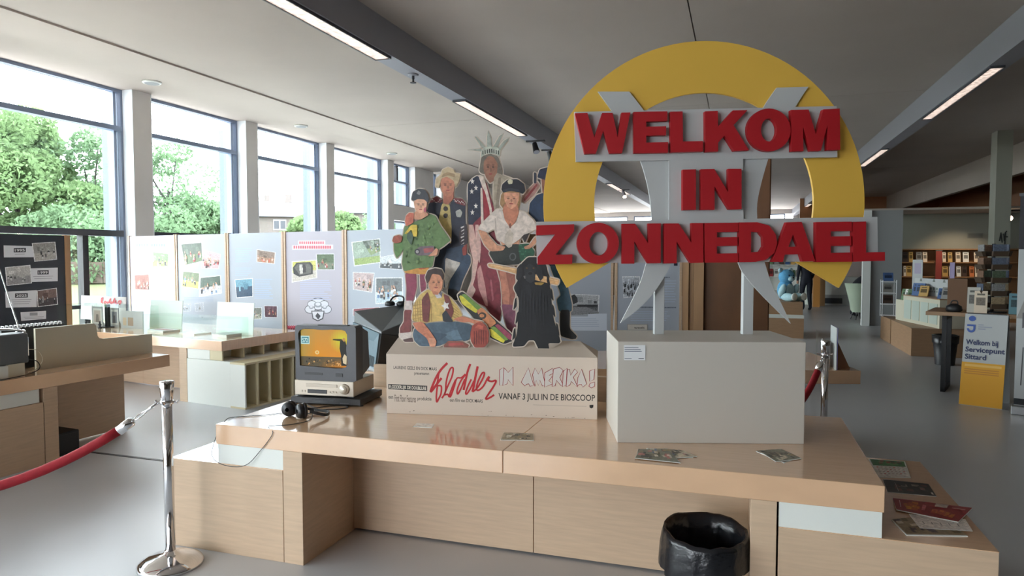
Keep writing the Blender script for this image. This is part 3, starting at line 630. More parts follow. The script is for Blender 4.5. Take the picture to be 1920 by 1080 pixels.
for k in range(22):
    u = R.uniform(-hw+.02, hw-.02); z = R.uniform(.004, .03); s = R.uniform(.001, .005); m.pr([(u-s, z), (u+s, z+.001), (u+s, z+s), (u-s, z+s*.7)], 0, (96, 78, 66))
stuff(m.build('scuff_marks', PRINT, st))
A_ = lambda x, y: (700+x/4.571, 230+y/4.571)
B_ = lambda x, y: (700+x/4.571, 430+y/4.571)
class Fig:
    """a printed cut-out figure: patches of flat colour on a thin cut board"""
    def __init__(s, y): s.y = y; s.m = MB(); s.out = MB()
    def a(s, pts, col, sm=True): s._p([A_(*p) for p in pts], col, sm)
    def b(s, pts, col, sm=True): s._p([B_(*p) for p in pts], col, sm)
    def _p(s, pts, col, sm):
        q = [P(*p, s.y) for p in pts]
        if sm and len(q) > 3:
            n = len(q); o = []
            for i in range(n):                      # round the corners a little
                p0, p1, p2 = q[i-1], q[i], q[(i+1) % n]
                o += [tuple(.16*a+.84*b for a, b in zip(p0, p1)), tuple(.05*a+.9*b+.05*c for a, b, c in zip(p0, p1, p2)), tuple(.84*b+.16*c for b, c in zip(p1, p2))]
            q = o
        s.m.pr(q, s.y, col); s.edge(q)
    def edge(s, q):
        n = len(q); a = sum(q[i][0]*q[(i+1) % n][1]-q[(i+1) % n][0]*q[i][1] for i in range(n))
        if abs(a) < .0012: return
        sg_ = 1 if a > 0 else -1; o = []
        for i in range(n):
            p0, p1, p2 = q[i-1], q[i], q[(i+1) % n]; t = Vector((p2[0]-p0[0], p2[1]-p0[1]))
            t = t.normalized() if t.length else Vector((1, 0)); o.append((p1[0]+t.y*.0065*sg_, p1[1]-t.x*.0065*sg_))
        s.out.prism(o, s.y+.002, s.y+.006)
    def board(s, groups):                           # cut board behind the print
        for fn, pts in ():
            s.out.prism([P(*fn(*p), s.y+.003) for p in pts], s.y+.002, s.y+.006, col=(222, 216, 208))
    def face(s, fn, cx, cy_, w_, h_, skin):
        d = tuple(int(c*.62) for c in skin); l = tuple(int(c*.82) for c in skin)
        E = lambda x, y, rx, ry, col: s.m.pr([P(*fn(x+rx*math.cos(t*PI/4), y+ry*math.sin(t*PI/4)), s.y) for t in range(8)], s.y, col)
        E(cx-w_*.2, cy_, w_*.1, h_*.045, d); E(cx+w_*.2, cy_, w_*.1, h_*.045, d); E(cx-w_*.2, cy_-h_*.08, w_*.13, h_*.02, d); E(cx+w_*.2, cy_-h_*.08, w_*.13, h_*.02, d)
        E(cx+w_*.02, cy_+h_*.12, w_*.07, h_*.1, l); E(cx, cy_+h_*.3, w_*.15, h_*.035, (150, 70, 66))
    def done(s, label):
        o = s.m.build('cutout_figure', FIGP, st); o['label'] = label
        if s.out.v: s.out.build('cut_board', CARD, o)
        return o
SK = (205, 148, 118)
# --- far right figure, mostly behind the sign
f = Fig(y1+.03)
f.board([(B_, [(1100, -200), (1600, -200), (1600, 300), (1700, 480), (1720, 700), (1760, 930), (1590, 960), (1480, 960), (1480, 300), (1290, -60)]), (A_, [(1250, 690), (1330, 560), (1360, 410), (1500, 370), (1580, 380), (1580, 900), (1300, 860)])])
f.a([(1340, 690), (1400, 620), (1460, 600), (1580, 640), (1580, 950), (1450, 930), (1380, 900), (1330, 800)], (38, 58, 86)); f.a([(1440, 470), (1490, 480), (1500, 600), (1450, 610)], (140, 92, 76))
f.a([(1265, 670), (1300, 600), (1400, 500), (1430, 540), (1380, 620), (1300, 690)], (172, 132, 124)); f.a([(1285, 660), (1400, 520), (1410, 535), (1300, 675)], (140, 60, 62))
f.a([(1375, 425), (1398, 430), (1398, 520), (1375, 520)], (34, 40, 60)); f.a([(1405, 470), (1425, 400), (1490, 382), (1580, 385), (1580, 500), (1470, 490)], (34, 42, 66))
f.b([(1400, -20), (1560, -20), (1600, 330), (1530, 330), (1400, 200)], (38, 52, 72)); f.b([(1510, 310), (1590, 320), (1665, 480), (1702, 640), (1700, 705), (1590, 705), (1570, 600), (1610, 560)], (58, 88, 106))
f.b([(1600, 690), (1685, 690), (1682, 850), (1745, 915), (1735, 938), (1700, 942), (1598, 912)], (24, 24, 28)); f.b([(1440, 560), (1520, 560), (1540, 840), (1440, 840)], (196, 190, 182))
f.done('printed figure in a dark blue coat half hidden by the sign')
# --- robed figure with spiked crown
f = Fig(y1+.02)
f.board([(A_, [(800, 700), (800, 520), (880, 450), (915, 330), (905, 230), (1095, 230), (1120, 450), (1210, 480), (1300, 700), (1300, 1079), (790, 1079)]), (B_, [(790, 150), (1300, 150), (1260, 900), (1000, 900), (700, 640)])])
G1 = (156, 160, 150)
for tri in ([(808, 232), (925, 222), (930, 248)], [(866, 118), (884, 122), (962, 208), (932, 220)], [(985, 68), (1010, 130), (1016, 208), (974, 208), (974, 120)], [(1112, 94), (1098, 130), (1062, 215), (1026, 210), (1080, 115)], [(1168, 128), (1150, 160), (1085, 238), (1066, 220), (1120, 155)]):
    s_ = [P(*A_(*p), f.y+.003) for p in tri]; f.out.prism(s_, f.y+.002, f.y+.006, col=(200, 200, 192)); f.a(tri, G1, False)
f.a([(925, 290), (905, 430), (1060, 470), (1108, 450), (1105, 395), (1070, 290), (1000, 265)], (112, 104, 94)); f.a([(922, 300), (925, 240), (960, 207), (1060, 207), (1088, 242), (1082, 292), (1040, 268), (965, 268)], (188, 192, 178))
for k in range(8): x = 935+k*19; f.a([(x, 222+abs(3.5-k)*5), (x+8, 222+abs(3.5-k)*5), (x+9, 256+abs(3.5-k)*5), (x+1, 256+abs(3.5-k)*5)], (48, 48, 46), False)
f.a([(948, 330), (985, 285), (1030, 292), (1066, 350), (1062, 420), (1045, 490), (1000, 520), (965, 470), (944, 400)], (150, 104, 84)); f.face(A_, 1005, 380, 110, 200, (150, 104, 84))
f.a([(1030, 480), (1060, 430), (1112, 450), (1205, 485), (1200, 1000), (1030, 1000)], (166, 152, 134)); f.a([(1070, 470), (1095, 470), (1080, 760), (1045, 760)], (140, 126, 110))
CR = (128, 46, 58)
f.b([(815, -300), (960, -430), (1030, -200), (1080, 0), (1100, 240), (1110, 560), (1100, 700), (1080, 800), (1000, 720), (960, 660), (850, 610), (830, 560), (870, 300), (820, 150)], CR)
f.a([(808, 530), (850, 480), (890, 455), (925, 480), (935, 640), (925, 800), (870, 850), (850, 880), (815, 880)], (36, 42, 62))
f.a([(900, 455), (948, 465), (985, 600), (1020, 760), (1000, 830), (960, 620)], (216, 198, 186)); f.a([(918, 560), (935, 560), (948, 900), (925, 900)], (216, 198, 186)); f.a([(940, 560), (960, 600), (1000, 760), (990, 900), (955, 860)], (150, 40, 52))
for (x, y) in ((850, 505), (880, 560), (845, 590), (880, 715), (850, 770)):
    f.a([(x+20*math.cos(PI/2+k*PI/5)*(1 if k % 2 == 0 else .42), y-26*math.sin(PI/2+k*PI/5)*(1 if k % 2 == 0 else .42)) for k in range(10)], (222, 216, 210), False)
f.b([(815, -40), (858, -40), (880, 90), (905, 250), (870, 430), (830, 550), (800, 562), (850, 430), (852, 250), (822, 120)], (216, 178, 166)); f.b([(872, -40), (905, -40), (925, 150), (912, 300), (885, 200)], (210, 172, 162))
f.b([(890, 350), (920, 300), (960, 480), (985, 660), (960, 650), (900, 500)], (196, 140, 136)); f.b([(800, 560), (850, 470), (880, 520), (840, 600), (812, 590)], (206, 176, 166)); f.b([(1000, 430), (1015, 430), (1035, 600), (1020, 620)], (168, 90, 98))
f.done('printed tall figure in a hooded robe, striped cloak and spiked crown')
# --- man with a pale brimmed hat
f = Fig(y1+.01)
f.board([(A_, [(440, 700), (480, 655), (520, 600), (525, 480), (580, 395), (700, 395), (755, 440), (740, 520), (700, 580), (700, 640), (790, 690), (810, 1079), (540, 1079), (440, 900)]), (B_, [(400, 100), (840, 100), (845, 290), (730, 600), (610, 640), (430, 500)])])
f.b([(430, 100), (660, 60), (770, 110), (780, 190), (832, 230), (836, 290), (770, 430), (735, 540), (640, 520), (660, 430), (752, 285), (690, 270), (614, 240), (618, 520), (570, 420), (500, 330), (440, 300)], (50, 68, 90)); f.b([(520, 120), (640, 110), (610, 260), (590, 420), (520, 330)], (38, 46, 62)); f.b([(615, 245), (752, 288), (660, 425), (625, 510), (612, 480)], (206, 200, 192))
f.b([(640, 505), (725, 520), (722, 610), (640, 590)], (22, 22, 28))
f.a([(452, 720), (480, 665), (545, 632), (595, 680), (575, 800), (640, 960), (670, 1079), (560, 1079), (480, 960), (450, 850)], (40, 44, 60)); f.a([(655, 700), (700, 645), (765, 655), (790, 700), (790, 850), (805, 950), (765, 1050), (660, 1079), (672, 900)], (40, 44, 60))
f.a([(588, 690), (655, 700), (672, 900), (668, 1040), (640, 1020), (600, 900), (555, 860)], (206, 184, 118)); f.a([(470, 690), (485, 660), (545, 630), (592, 662), (582, 688), (530, 680)], (116, 50, 56)); f.a([(682, 645), (760, 650), (790, 690), (788, 715), (705, 690)], (116, 50, 56))
R = random.Random(2)
for k in range(9): f.a([(485+k*12+dx, 672-14*math.sin(k)+dy) for dx, dy in ((-5, 0), (0, -6), (5, 0), (0, 6))], (222, 214, 206), False); f.a([(692+k*11+dx, 665+k*3-8*math.cos(k*2)+dy) for dx, dy in ((-5, 0), (0, -6), (5, 0), (0, 6))], (222, 214, 206), False)
f.a([(600, 600), (690, 580), (690, 650), (640, 705), (600, 690)], (176, 110, 88)); f.a([(575, 500), (600, 465), (670, 465), (700, 520), (692, 580), (668, 625), (640, 640), (605, 620), (580, 570)], (196, 130, 104)); f.face(A_, 640, 535, 115, 150, (196, 130, 104))
f.a([(532, 550), (540, 480), (582, 445), (592, 405), (640, 382), (690, 402), (702, 430), (748, 440), (738, 500), (706, 560), (690, 500), (630, 462), (585, 480), (566, 556)], (194, 172, 138)); f.a([(585, 470), (598, 440), (640, 425), (700, 440), (700, 470), (640, 452)], (158, 132, 100))
for yy in (738, 798): f.a(el(620, yy, 19, 21, 12), (52, 40, 36), False)
f.a([(705, 760), (745, 740), (765, 770), (750, 812), (715, 808)], (176, 176, 170)); f.b([(735, 20), (800, -60), (812, 120), (780, 140), (740, 120)], (60, 50, 56)); f.b([(762, 160), (805, 120), (800, 220), (768, 225)], (150, 66, 56))
for k in range(6): f.b([(750+10*(k % 3), -20+28*k), (780, -30+28*k), (778, -18+28*k), (752, -6+28*k)], (212, 206, 204), False)
f.done('printed man in a pale brimmed hat and dark jacket with a yellow shirt')
# --- woman in the white knotted blouse
f = Fig(y1)
f.board([(A_, [(890, 910), (1000, 790), (1060, 735), (1080, 640), (1090, 530), (1150, 480), (1300, 500), (1310, 600), (1270, 700), (1400, 830), (1420, 1079), (880, 1079)]), (B_, [(890, 100), (1420, 60), (1380, 300), (1260, 900), (1090, 900), (1040, 340)])])
f.b([(1050, 300), (1220, 320), (1215, 520), (1215, 700), (1100, 660), (1105, 500)], (150, 92, 78)); f.b([(1080, 330), (1130, 330), (1170, 560), (1160, 660), (1110, 640)], (186, 122, 100)); f.b([(1095, 640), (1215, 650), (1222, 800), (1225, 885), (1160, 892), (1120, 760)], (128, 74, 94))
f.b([(1060, 40), (1270, 40), (1245, 140), (1110, 150)], SK); f.b([(985, 195), (1110, 135), (1245, 125), (1385, 185), (1365, 270), (1250, 300), (1050, 310)], (44, 48, 44)); f.b([(1240, 130), (1330, 120), (1385, 190), (1360, 260), (1260, 280)], (38, 84, 62))
for k in range(14): f.b([(1250+9*(k % 7)+dx, 140+24*(k//3)+dy) for dx, dy in ((-5, 0), (0, -6), (5, 0), (0, 6))], (70, 130, 96), False)
f.b(el(1195, 235, 30, 34, 14), (92, 94, 94), False); f.b(el(1195, 235, 20, 24, 14), (44, 48, 44), False)
f.b([(895, 0), (960, 15), (1000, 70), (1062, 138), (1135, 148), (1112, 182), (1005, 190), (950, 130)], SK); f.b([(1290, 150), (1340, 130), (1390, 60), (1400, 110), (1345, 165), (1300, 170)], SK); f.b([(1270, 60), (1330, -30), (1350, 0), (1300, 120)], (52, 44, 44))
f.a([(1085, 700), (1095, 620), (1120, 585), (1250, 585), (1262, 660), (1245, 740), (1210, 760), (1120, 745)], (158, 122, 84)); f.a([(1130, 690), (1232, 690), (1250, 770), (1220, 850), (1172, 900), (1120, 840), (1105, 760)], (190, 124, 98)); f.a([(1118, 600), (1250, 600), (1248, 660), (1225, 715), (1185, 742), (1150, 722), (1122, 660)], (212, 152, 124)); f.face(A_, 1182, 650, 125, 150, (212, 152, 124))
f.a([(905, 915), (920, 880), (1000, 800), (1060, 742), (1108, 745), (1125, 830), (1172, 900), (1228, 850), (1252, 755), (1300, 765), (1380, 840), (1405, 905), (1340, 945), (1290, 960), (1255, 1000), (1195, 1040), (1130, 1040), (1062, 1000), (1042, 905), (975, 940)], (212, 198, 188)); f.a([(1130, 960), (1170, 910), (1205, 960), (1190, 1060), (1160, 1075), (1125, 1040)], (192, 178, 164)); f.a([(1040, 820), (1052, 820), (1058, 960), (1044, 900)], (180, 166, 156)); f.a([(1165, 870), (1180, 860), (1178, 905), (1168, 905)], (120, 72, 58))
f.a([(1098, 575), (1105, 530), (1150, 490), (1235, 483), (1290, 525), (1304, 585), (1280, 612), (1240, 590), (1180, 582), (1115, 596)], (26, 27, 38)); f.a([(1150, 500), (1172, 486), (1196, 494), (1192, 525), (1160, 528)], (206, 200, 172)); f.a([(1105, 575), (1180, 560), (1250, 575), (1262, 600), (1180, 586), (1112, 600)], (48, 50, 60))
f.done('printed woman in a dark peaked cap and white knotted blouse')
# --- woman in the green sweater
f = Fig(y2+.03)
f.board([(A_, [(150, 980), (240, 880), (270, 780), (340, 740), (330, 640), (345, 570), (440, 560), (490, 640), (480, 760), (560, 800), (660, 1000), (640, 1079), (160, 1079)]), (B_, [(150, 100), (660, 60), (560, 240), (470, 400), (380, 700), (330, 960), (205, 905), (270, 700), (255, 360), (190, 200)])])
f.b([(272, 370), (368, 370), (372, 500), (340, 620), (280, 620), (285, 500)], (142, 58, 82)); f.b([(396, 380), (445, 380), (452, 480), (440, 600), (405, 520)], (134, 54, 78)); f.b([(275, 612), (336, 610), (330, 692), (268, 692)], (214, 200, 196)); f.b([(266, 690), (332, 690), (326, 800), (322, 880), (228, 892), (228, 845), (262, 790)], (122, 56, 54)); f.b([(225, 890), (330, 880), (330, 930), (250, 950), (225, 920)], (206, 192, 184)); f.b([(250, 945), (340, 925), (345, 965), (270, 965)], (80, 52, 50))
f.b([(262, 360), (400, 325), (482, 310), (472, 350), (442, 388), (280, 376)], (206, 146, 66)); f.b([(380, 330), (480, 305), (476, 330), (400, 345)], (176, 84, 54))
f.b([(175, 110), (245, 80), (262, 160), (230, 215), (200, 250), (178, 190)], (92, 130, 70))
f.b([(268, -30), (345, -60), (400, -84), (482, -134), (535, -114), (572, -34), (640, 60), (662, 95), (600, 145), (548, 178), (522, 230), (505, 325), (380, 332), (262, 362), (245, 290), (258, 180), (250, 80)], (98, 126, 76))
R = random.Random(7)
for k in range(60):
    x, y = R.uniform(275, 520), R.uniform(-60, 300); s_ = R.uniform(6, 15); f.b([(x-s_*.4, y-s_), (x+s_*.4, y-s_*.6), (x+s_*.3, y+s_), (x-s_*.5, y+s_*.7)], R.choice([(82, 108, 62), (118, 146, 90), (130, 156, 104), (72, 98, 62)]), False)
f.b([(350, 50), (300, -10), (290, 80), (330, 140)], (70, 92, 74)); f.b([(268, 38), (330, -40), (380, -38), (378, 62), (345, 62), (330, 0), (290, 40)], (222, 192, 72)); f.b([(165, 100), (178, 60), (225, 48), (252, 70), (240, 112), (190, 122)], (170, 88, 68))
f.b([(358, 182), (400, 148), (520, 140), (535, 185), (490, 222), (380, 226)], (112, 96, 102)); f.b(el(380, 192, 24, 26, 12), (58, 56, 60), False); f.b(el(380, 192, 13, 14, 12), (168, 162, 160), False); f.b([(430, 165), (520, 155), (520, 190), (440, 205)], (156, 84, 84)); f.b([(505, 200), (540, 160), (560, 175), (545, 225), (470, 232)], SK)
f.a([(275, 850), (282, 800), (310, 772), (352, 775), (345, 860), (285, 890)], (196, 106, 84)); f.a([(350, 830), (360, 760), (445, 758), (480, 790), (410, 832)], SK); f.a([(350, 680), (385, 645), (448, 650), (464, 690), (456, 735), (430, 772), (395, 776), (364, 750)], (222, 168, 138)); f.face(A_, 410, 705, 100, 130, (222, 168, 138))
f.a([(328, 660), (342, 595), (390, 566), (440, 573), (472, 612), (482, 660), (470, 690), (442, 660), (388, 655), (345, 672)], (58, 60, 66)); f.a([(372, 610), (392, 580), (412, 600), (400, 622)], (142, 142, 140)); f.a([(436, 740), (452, 722), (458, 760), (440, 770)], (190, 90, 110))
f.done('printed woman in a long green sweater with a dark cap and plum tights')
# --- black dog with the bat
f = Fig(y2+.01)
f.board([(B_, [(1255, 300), (1330, 230), (1410, 230), (1490, 300), (1520, 480), (1550, 760), (1615, 980), (1510, 1050), (1420, 1045), (1370, 960), (1290, 1012), (1190, 1010), (1220, 890), (1240, 600)])])
f.b([(1262, 300), (1325, 238), (1405, 238), (1482, 300), (1512, 480), (1542, 760), (1606, 962), (1590, 976), (1500, 975), (1508, 1030), (1490, 1042), (1420, 1036), (1380, 952), (1330, 952), (1290, 1002), (1198, 1006), (1196, 985), (1232, 900), (1250, 600), (1200, 500), (1250, 420)], (20, 20, 24)); f.b([(1290, 330), (1340, 290), (1400, 330), (1380, 420), (1300, 420)], (38, 38, 42)); f.b([(1300, 480), (1340, 470), (1400, 760), (1390, 900), (1330, 760)], (30, 30, 35))
for pts in ([(982, 300), (1000, 293), (1240, 340), (1250, 362), (1240, 385), (1120, 352), (990, 322)], [(1318, 396), (1345, 376), (1590, 428), (1592, 452), (1580, 478), (1450, 450), (1345, 424)]):
    f.out.prism([P(*B_(*p), f.y) for p in pts], f.y, f.y+.004); f.m.k += 3; f.b(pts, (212, 166, 116))
f.b([(1000, 300), (1230, 345), (1230, 352), (1000, 308)], (228, 192, 146)); f.b([(1350, 388), (1580, 436), (1580, 444), (1350, 396)], (228, 192, 146)); f.b([(1285, 400), (1310, 395), (1318, 420), (1296, 425)], (96, 92, 92)); f.b([(1380, 455), (1470, 455), (1440, 480), (1390, 475)], (158, 126, 62))
for px_, py_ in ((1215, 640), (1232, 760), (1205, 900), (1545, 700), (1580, 860), (1530, 560), (1500, 430), (1245, 520)):
    sd_ = 1 if px_ > 1370 else -1; f.b([(px_-12*sd_, py_-60), (px_+2*sd_, py_-40), (px_+16*sd_, py_+56), (px_-14*sd_, py_+20)], (20, 20, 24))
f.b([(1268, 290), (1232, 330), (1222, 420), (1250, 452), (1282, 380)], (34, 33, 37)); f.b([(1400, 285), (1440, 320), (1460, 410), (1432, 446), (1396, 380)], (34, 33, 37)); f.b([(1300, 372), (1345, 352), (1390, 378), (1384, 440), (1345, 462), (1306, 436)], (46, 45, 49)); f.b(el(1345, 378, 18, 12, 10), (10, 10, 12), False)
for ex in (1316, 1374): f.b(el(ex, 332, 9, 7, 8), (96, 70, 44), False)
for k in range(9): f.b([(1270+26*k, 520+30*(k % 3)), (1280+26*k, 515+30*(k % 3)), (1268+28*k, 720+40*(k % 4)), (1262+28*k, 700+40*(k % 4))], (36, 36, 41))
f.done('printed black long-haired dog holding a wooden bat')
# --- surfboard
f = Fig(y2+.015); f.board([(B_, [(715, 555), (760, 525), (805, 560), (1190, 890), (1215, 955), (1120, 992), (1000, 938), (735, 625)])])
f.b([(720, 560), (760, 532), (800, 562), (1185, 895), (1210, 950), (1120, 985), (1000, 930), (740, 618)], (34, 34, 34)); f.b([(735, 575), (752, 562), (900, 690), (880, 720), (760, 640)], (206, 196, 62)); f.b([(752, 560), (785, 552), (930, 672), (900, 700)], (104, 136, 62)); f.b([(985, 860), (1010, 850), (1130, 950), (1115, 975), (1010, 920)], (220, 208, 66)); f.b([(1000, 840), (1040, 830), (1160, 945), (1130, 955)], (112, 146, 66)); f.b([(1040, 825), (1070, 810), (1180, 900), (1195, 945), (1160, 945)], (150, 66, 88)); f.b([(880, 700), (930, 668), (1060, 800), (990, 850)], (196, 128, 86)); f.b(el(935, 740, 34, 30, 14), (64, 52, 44), False); f.b(el(930, 740, 20, 16, 12), (196, 128, 86), False)
f.done('printed yellow and green striped board leaning diagonally')
# --- seated boy
f = Fig(y2)
f.board([(B_, [(320, 780), (345, 620), (400, 550), (455, 500), (440, 400), (470, 340), (580, 335), (612, 400), (590, 530), (660, 570), (770, 740), (950, 790), (850, 900), (840, 1020), (720, 1055), (480, 1010), (345, 960)])])
f.b([(338, 905), (350, 850), (480, 800), (700, 790), (845, 815), (838, 900), (780, 950), (650, 962), (560, 1002), (400, 1002), (350, 955)], (74, 94, 110)); f.b([(600, 900), (700, 860), (820, 850), (780, 940), (650, 950)], (92, 114, 130)); f.b([(500, 880), (640, 900), (560, 960), (480, 940)], (58, 76, 92))
f.b([(600, 1000), (640, 955), (760, 958), (822, 990), (802, 1030), (720, 1046), (620, 1026)], (134, 78, 66)); f.b([(640, 975), (760, 970), (780, 990), (650, 1000)], (168, 74, 70)); f.b([(700, 790), (850, 830), (820, 950), (770, 960), (730, 880)], (66, 84, 98))
f.b([(328, 765), (348, 640), (400, 560), (470, 510), (525, 548), (592, 545), (655, 580), (725, 660), (765, 740), (690, 790), (600, 782), (450, 800), (350, 790)], (208, 176, 104))
for k in range(9): f.b([(335+k*20, 600+8*abs(4-k)), (340+k*20, 600+8*abs(4-k)), (350+k*19, 790), (345+k*19, 790)], (160, 124, 70), False)
for k in range(5): f.b([(345, 650+k*28), (430, 640+k*28), (430, 645+k*28), (345, 655+k*28)], (164, 128, 74), False); f.b([(655, 620+k*28), (735, 690+k*20), (735, 695+k*20), (655, 625+k*28)], (164, 128, 74), False)
f.b([(415, 600), (468, 530), (492, 640), (472, 798), (425, 790)], (114, 54, 48)); f.b([(600, 552), (650, 575), (692, 700), (660, 792), (600, 792), (625, 660)], (114, 54, 48)); f.b([(590, 725), (622, 690), (690, 795), (600, 792)], (36, 38, 46))
f.b([(515, 535), (560, 548), (592, 535), (588, 585), (545, 592)], (200, 196, 200)); f.b([(560, 545), (592, 540), (588, 580)], (96, 92, 104)); f.b([(620+38*math.cos(k*PI/5)*(1 if k % 2 else .5), 655+44*math.sin(k*PI/5)*(1 if k % 2 else .5)) for k in range(10)], (224, 220, 216), False)
f.b([(335, 800), (420, 790), (480, 860), (545, 958), (532, 1004), (490, 1006), (458, 930), (370, 862)], (196, 122, 92)); f.b([(470, 930), (535, 935), (535, 1000), (485, 1005)], (214, 152, 122)); f.b([(680, 772), (762, 742), (860, 775), (945, 792), (925, 835), (830, 795), (760, 795)], (200, 126, 96))
f.b([(475, 440), (500, 375), (575, 380), (598, 430), (592, 500), (562, 552), (512, 546), (478, 500)], (208, 142, 108)); f.b([(500, 520), (560, 540), (560, 560), (515, 560)], (184, 116, 88)); f.face(B_, 540, 455, 110, 150, (208, 142, 108))
f.b([(445, 410), (470, 350), (530, 332), (582, 342), (606, 392), (598, 440), (572, 390), (505, 380), (482, 440), (462, 470)], (62, 42, 36))
f.b([(832, 890), (850, 822), (905, 790), (962, 815), (992, 885), (986, 970), (950, 1012), (870, 1012), (838, 960)], (160, 72, 58)); f.b([(868, 840), (900, 815), (945, 830), (940, 860), (900, 850)], (186, 92, 74))
for k in range(6): x = 862+k*20; f.b([(x, 860+4*abs(3-k)), (x+9, 860+4*abs(3-k)), (x+9, 985), (x+2, 985)], (112, 44, 40), False)
f.done('printed seated boy in a checked yellow shirt with a brown mask at his knee')

# ================================================================== VIDEO STACK AND SMALL THINGS ON THE DESK
ROTV = 6
dv = thing('disc_player', 'flat black disc player at the bottom of the video stack', 'disc player', (-2.432, 3.69, .72), ROTV)
MB().box(-.235, .235, 0, .34, .008, .048).build('case', BLACK, dv, bevel=.004)
for x in (-.22, .22):
    for yy in (.04, .3): MB().lathe([(.016, 0), (.016, .008)], (x, yy, 0), 10).build('foot', BLACK, dv)
MB().box(-.08, .06, -.002, 0, .03, .04, (50, 50, 54)).box(.1, .16, -.002, 0, .016, .022, (70, 70, 74)).build('display', PRINT, dv)
vc = thing('video_recorder', 'champagne silver video recorder between disc player and television', 'video recorder', (-2.455, 3.712, .768), ROTV)
MB().box(-.2, .2, 0, .31, .008, .103).build('case', SILVER, vc, bevel=.004)
for x in (-.17, .17): MB().box(x-.02, x+.02, .02, .06, 0, .008).build('foot', BLACK, vc)
MB().box(-.11, .02, -.003, 0, .022, .046).build('display', BLACK, vc); MB().box(-.12, .09, -.003, 0, .062, .082).build('tape_flap', mat('silver_flap', (170, 160, 146), .3, metal=.3), vc, bevel=.001)
w_ = MB().tube([(.14, 0, .055), (.14, -.014, .055)], [.034, .03], 24).build('jog_wheel', SILVER, vc, True); MB().tube([(.14, -.0141, .055), (.14, -.018, .055)], [.021, .02], 20).build('wheel_hub', mat('bright_silver', (214, 206, 192), .25, metal=.3), w_, True)
for x in (-.15, -.132, .04, .06, .08): MB().box(x-.006, x+.006, -.003, 0, .028, .04).build('button', mat('silver_flap', (170, 160, 146), .3), vc)
tv = thing('television', 'small grey television playing an orange scene on top of the video stack', 'television', (-2.44, 3.71, .871), ROTV)
m = MB(); hw2, h0, h1 = .205, .0, .345
m.prism([(-hw2, .008), (-hw2+.02, 0), (hw2-.02, 0), (hw2, .008), (hw2, h1-.01), (hw2-.012, h1), (-hw2+.012, h1), (-hw2, h1-.01)], 0, .1, [ring(-.018, .2, .158, .118, 40)] if False else [smoothline([(-.175, .09), (-.177, .2), (-.172, .315), (0-.02, .319), (.135, .315), (.14, .2), (.137, .09), (-.02, .085)], 4)])
m.build('front_bezel', CHAR, tv, bevel=.003)
MB().hexa([(-.195, .1, .01), (.195, .1, .01), (.15, .33, .04), (-.15, .33, .04), (-.195, .1, .335), (.195, .1, .335), (.14, .33, .28), (-.14, .33, .28)]).build('rear_housing', CHAR, tv, bevel=.006)
m = MB(); sx0, sx1, sz0, sz1 = -.177, .141, .084, .32; n = 10
sp = lambda u, v: (sx0+(sx1-sx0)*u, .02+.0012*((u-.5)**2+(v-.5)**2)*2, sz0+(sz1-sz0)*v)
def spr(pts, col, lift):                            # a patch on the bulging picture tube
    m.face([(sp(u, v)[0], sp(u, v)[1]-lift, sp(u, v)[2]) for u, v in pts], col)
def patch(u0, v0, u1, v1, fn, lift, N=8):
    for i in range(N):
        for j in range(N):
            a, b, c_, d = u0+(u1-u0)*i/N, u0+(u1-u0)*(i+1)/N, v0+(v1-v0)*j/N, v0+(v1-v0)*(j+1)/N
            spr([(a, c_), (b, c_), (b, d), (a, d)], fn((a+b)/2, (c_+d)/2), lift)
mixc = lambda a, b, t: tuple(x+(y-x)*max(0, min(1, t)) for x, y in zip(a, b))
def sky(u, v):
    c = mixc((226, 150, 44), (206, 150, 60), (v-.3)/.7); c = mixc(c, (150, 150, 90), max(0, (.35-u)*1.6))
    return mixc(c, (214, 224, 60), max(0, 1-math.hypot(u-.88, (v-.72)*.8)/.28))
patch(0, .26, 1, 1, sky, 0, 20); R = random.Random(5)
patch(0, 0, 1, .27, lambda u, v: mixc((92, 84, 66), (206, 130, 40), max(0, u-.35)*1.3*(.27-v)/.27*1.6+R.uniform(-.12, .12)), .0002, 18)
for k in range(46):
    u, v = R.uniform(.12, .95), R.uniform(.02, .22); s_ = R.uniform(.008, .02); spr([(u-s_, v), (u+s_, v), (u+s_*.5, v+s_*2.2), (u-s_*.5, v+s_*2)], R.choice([(196, 140, 70), (70, 58, 44), (226, 176, 110), (48, 44, 40)]), .0005)
spr([(.86, .05), (.99, .05), (.985, .55), (.95, .72), (.9, .77), (.84, .7), (.83, .5), (.86, .32)], (42, 44, 40), .0008); spr([(.68, .72), (.86, .7), (.88, .76), (.7, .755)], (60, 60, 34), .0009); spr([(.88, .74), (.92, .8), (.96, .76), (.93, .68)], (196, 150, 84), .001); spr([(.9, .12), (.97, .08), (.98, .3), (.93, .36), (.89, .25)], (222, 206, 170), .0011)
spr([(.0, .6), (.19, .6), (.19, .82), (.0, .82)], (190, 228, 226), .0008); spr([(.02, .63), (.17, .63), (.17, .79), (.02, .79)], (70, 140, 150), .0009)
vs, fs = glyphs('572', .02); xs_ = [v[0] for v in vs]; b0 = m.av([(sp(.035+.12*(a-min(xs_))/(max(xs_)-min(xs_)), .65+.11*b/.7)[0], sp(.1, .7)[1]-.0018, sp(0, .65+.11*b/.7)[2]) for a, b in vs])
for q in fs: m.f.append(tuple(b0+i for i in q)); m.c.append((214, 240, 236))
spr([(.35+.045*math.cos(k*PI/5), .385+.055*math.sin(k*PI/5)) for k in range(10)], (240, 214, 150), .0008); spr([(.35+.02*math.cos(k*PI/5), .385+.03*math.sin(k*PI/5)) for k in range(10)], (230, 160, 60), .0009)
m.build('screen', SCREEN, tv); MB().box(-.178, .142, .045, .05, .08, .325).build('tube_mask', BLACK, tv)
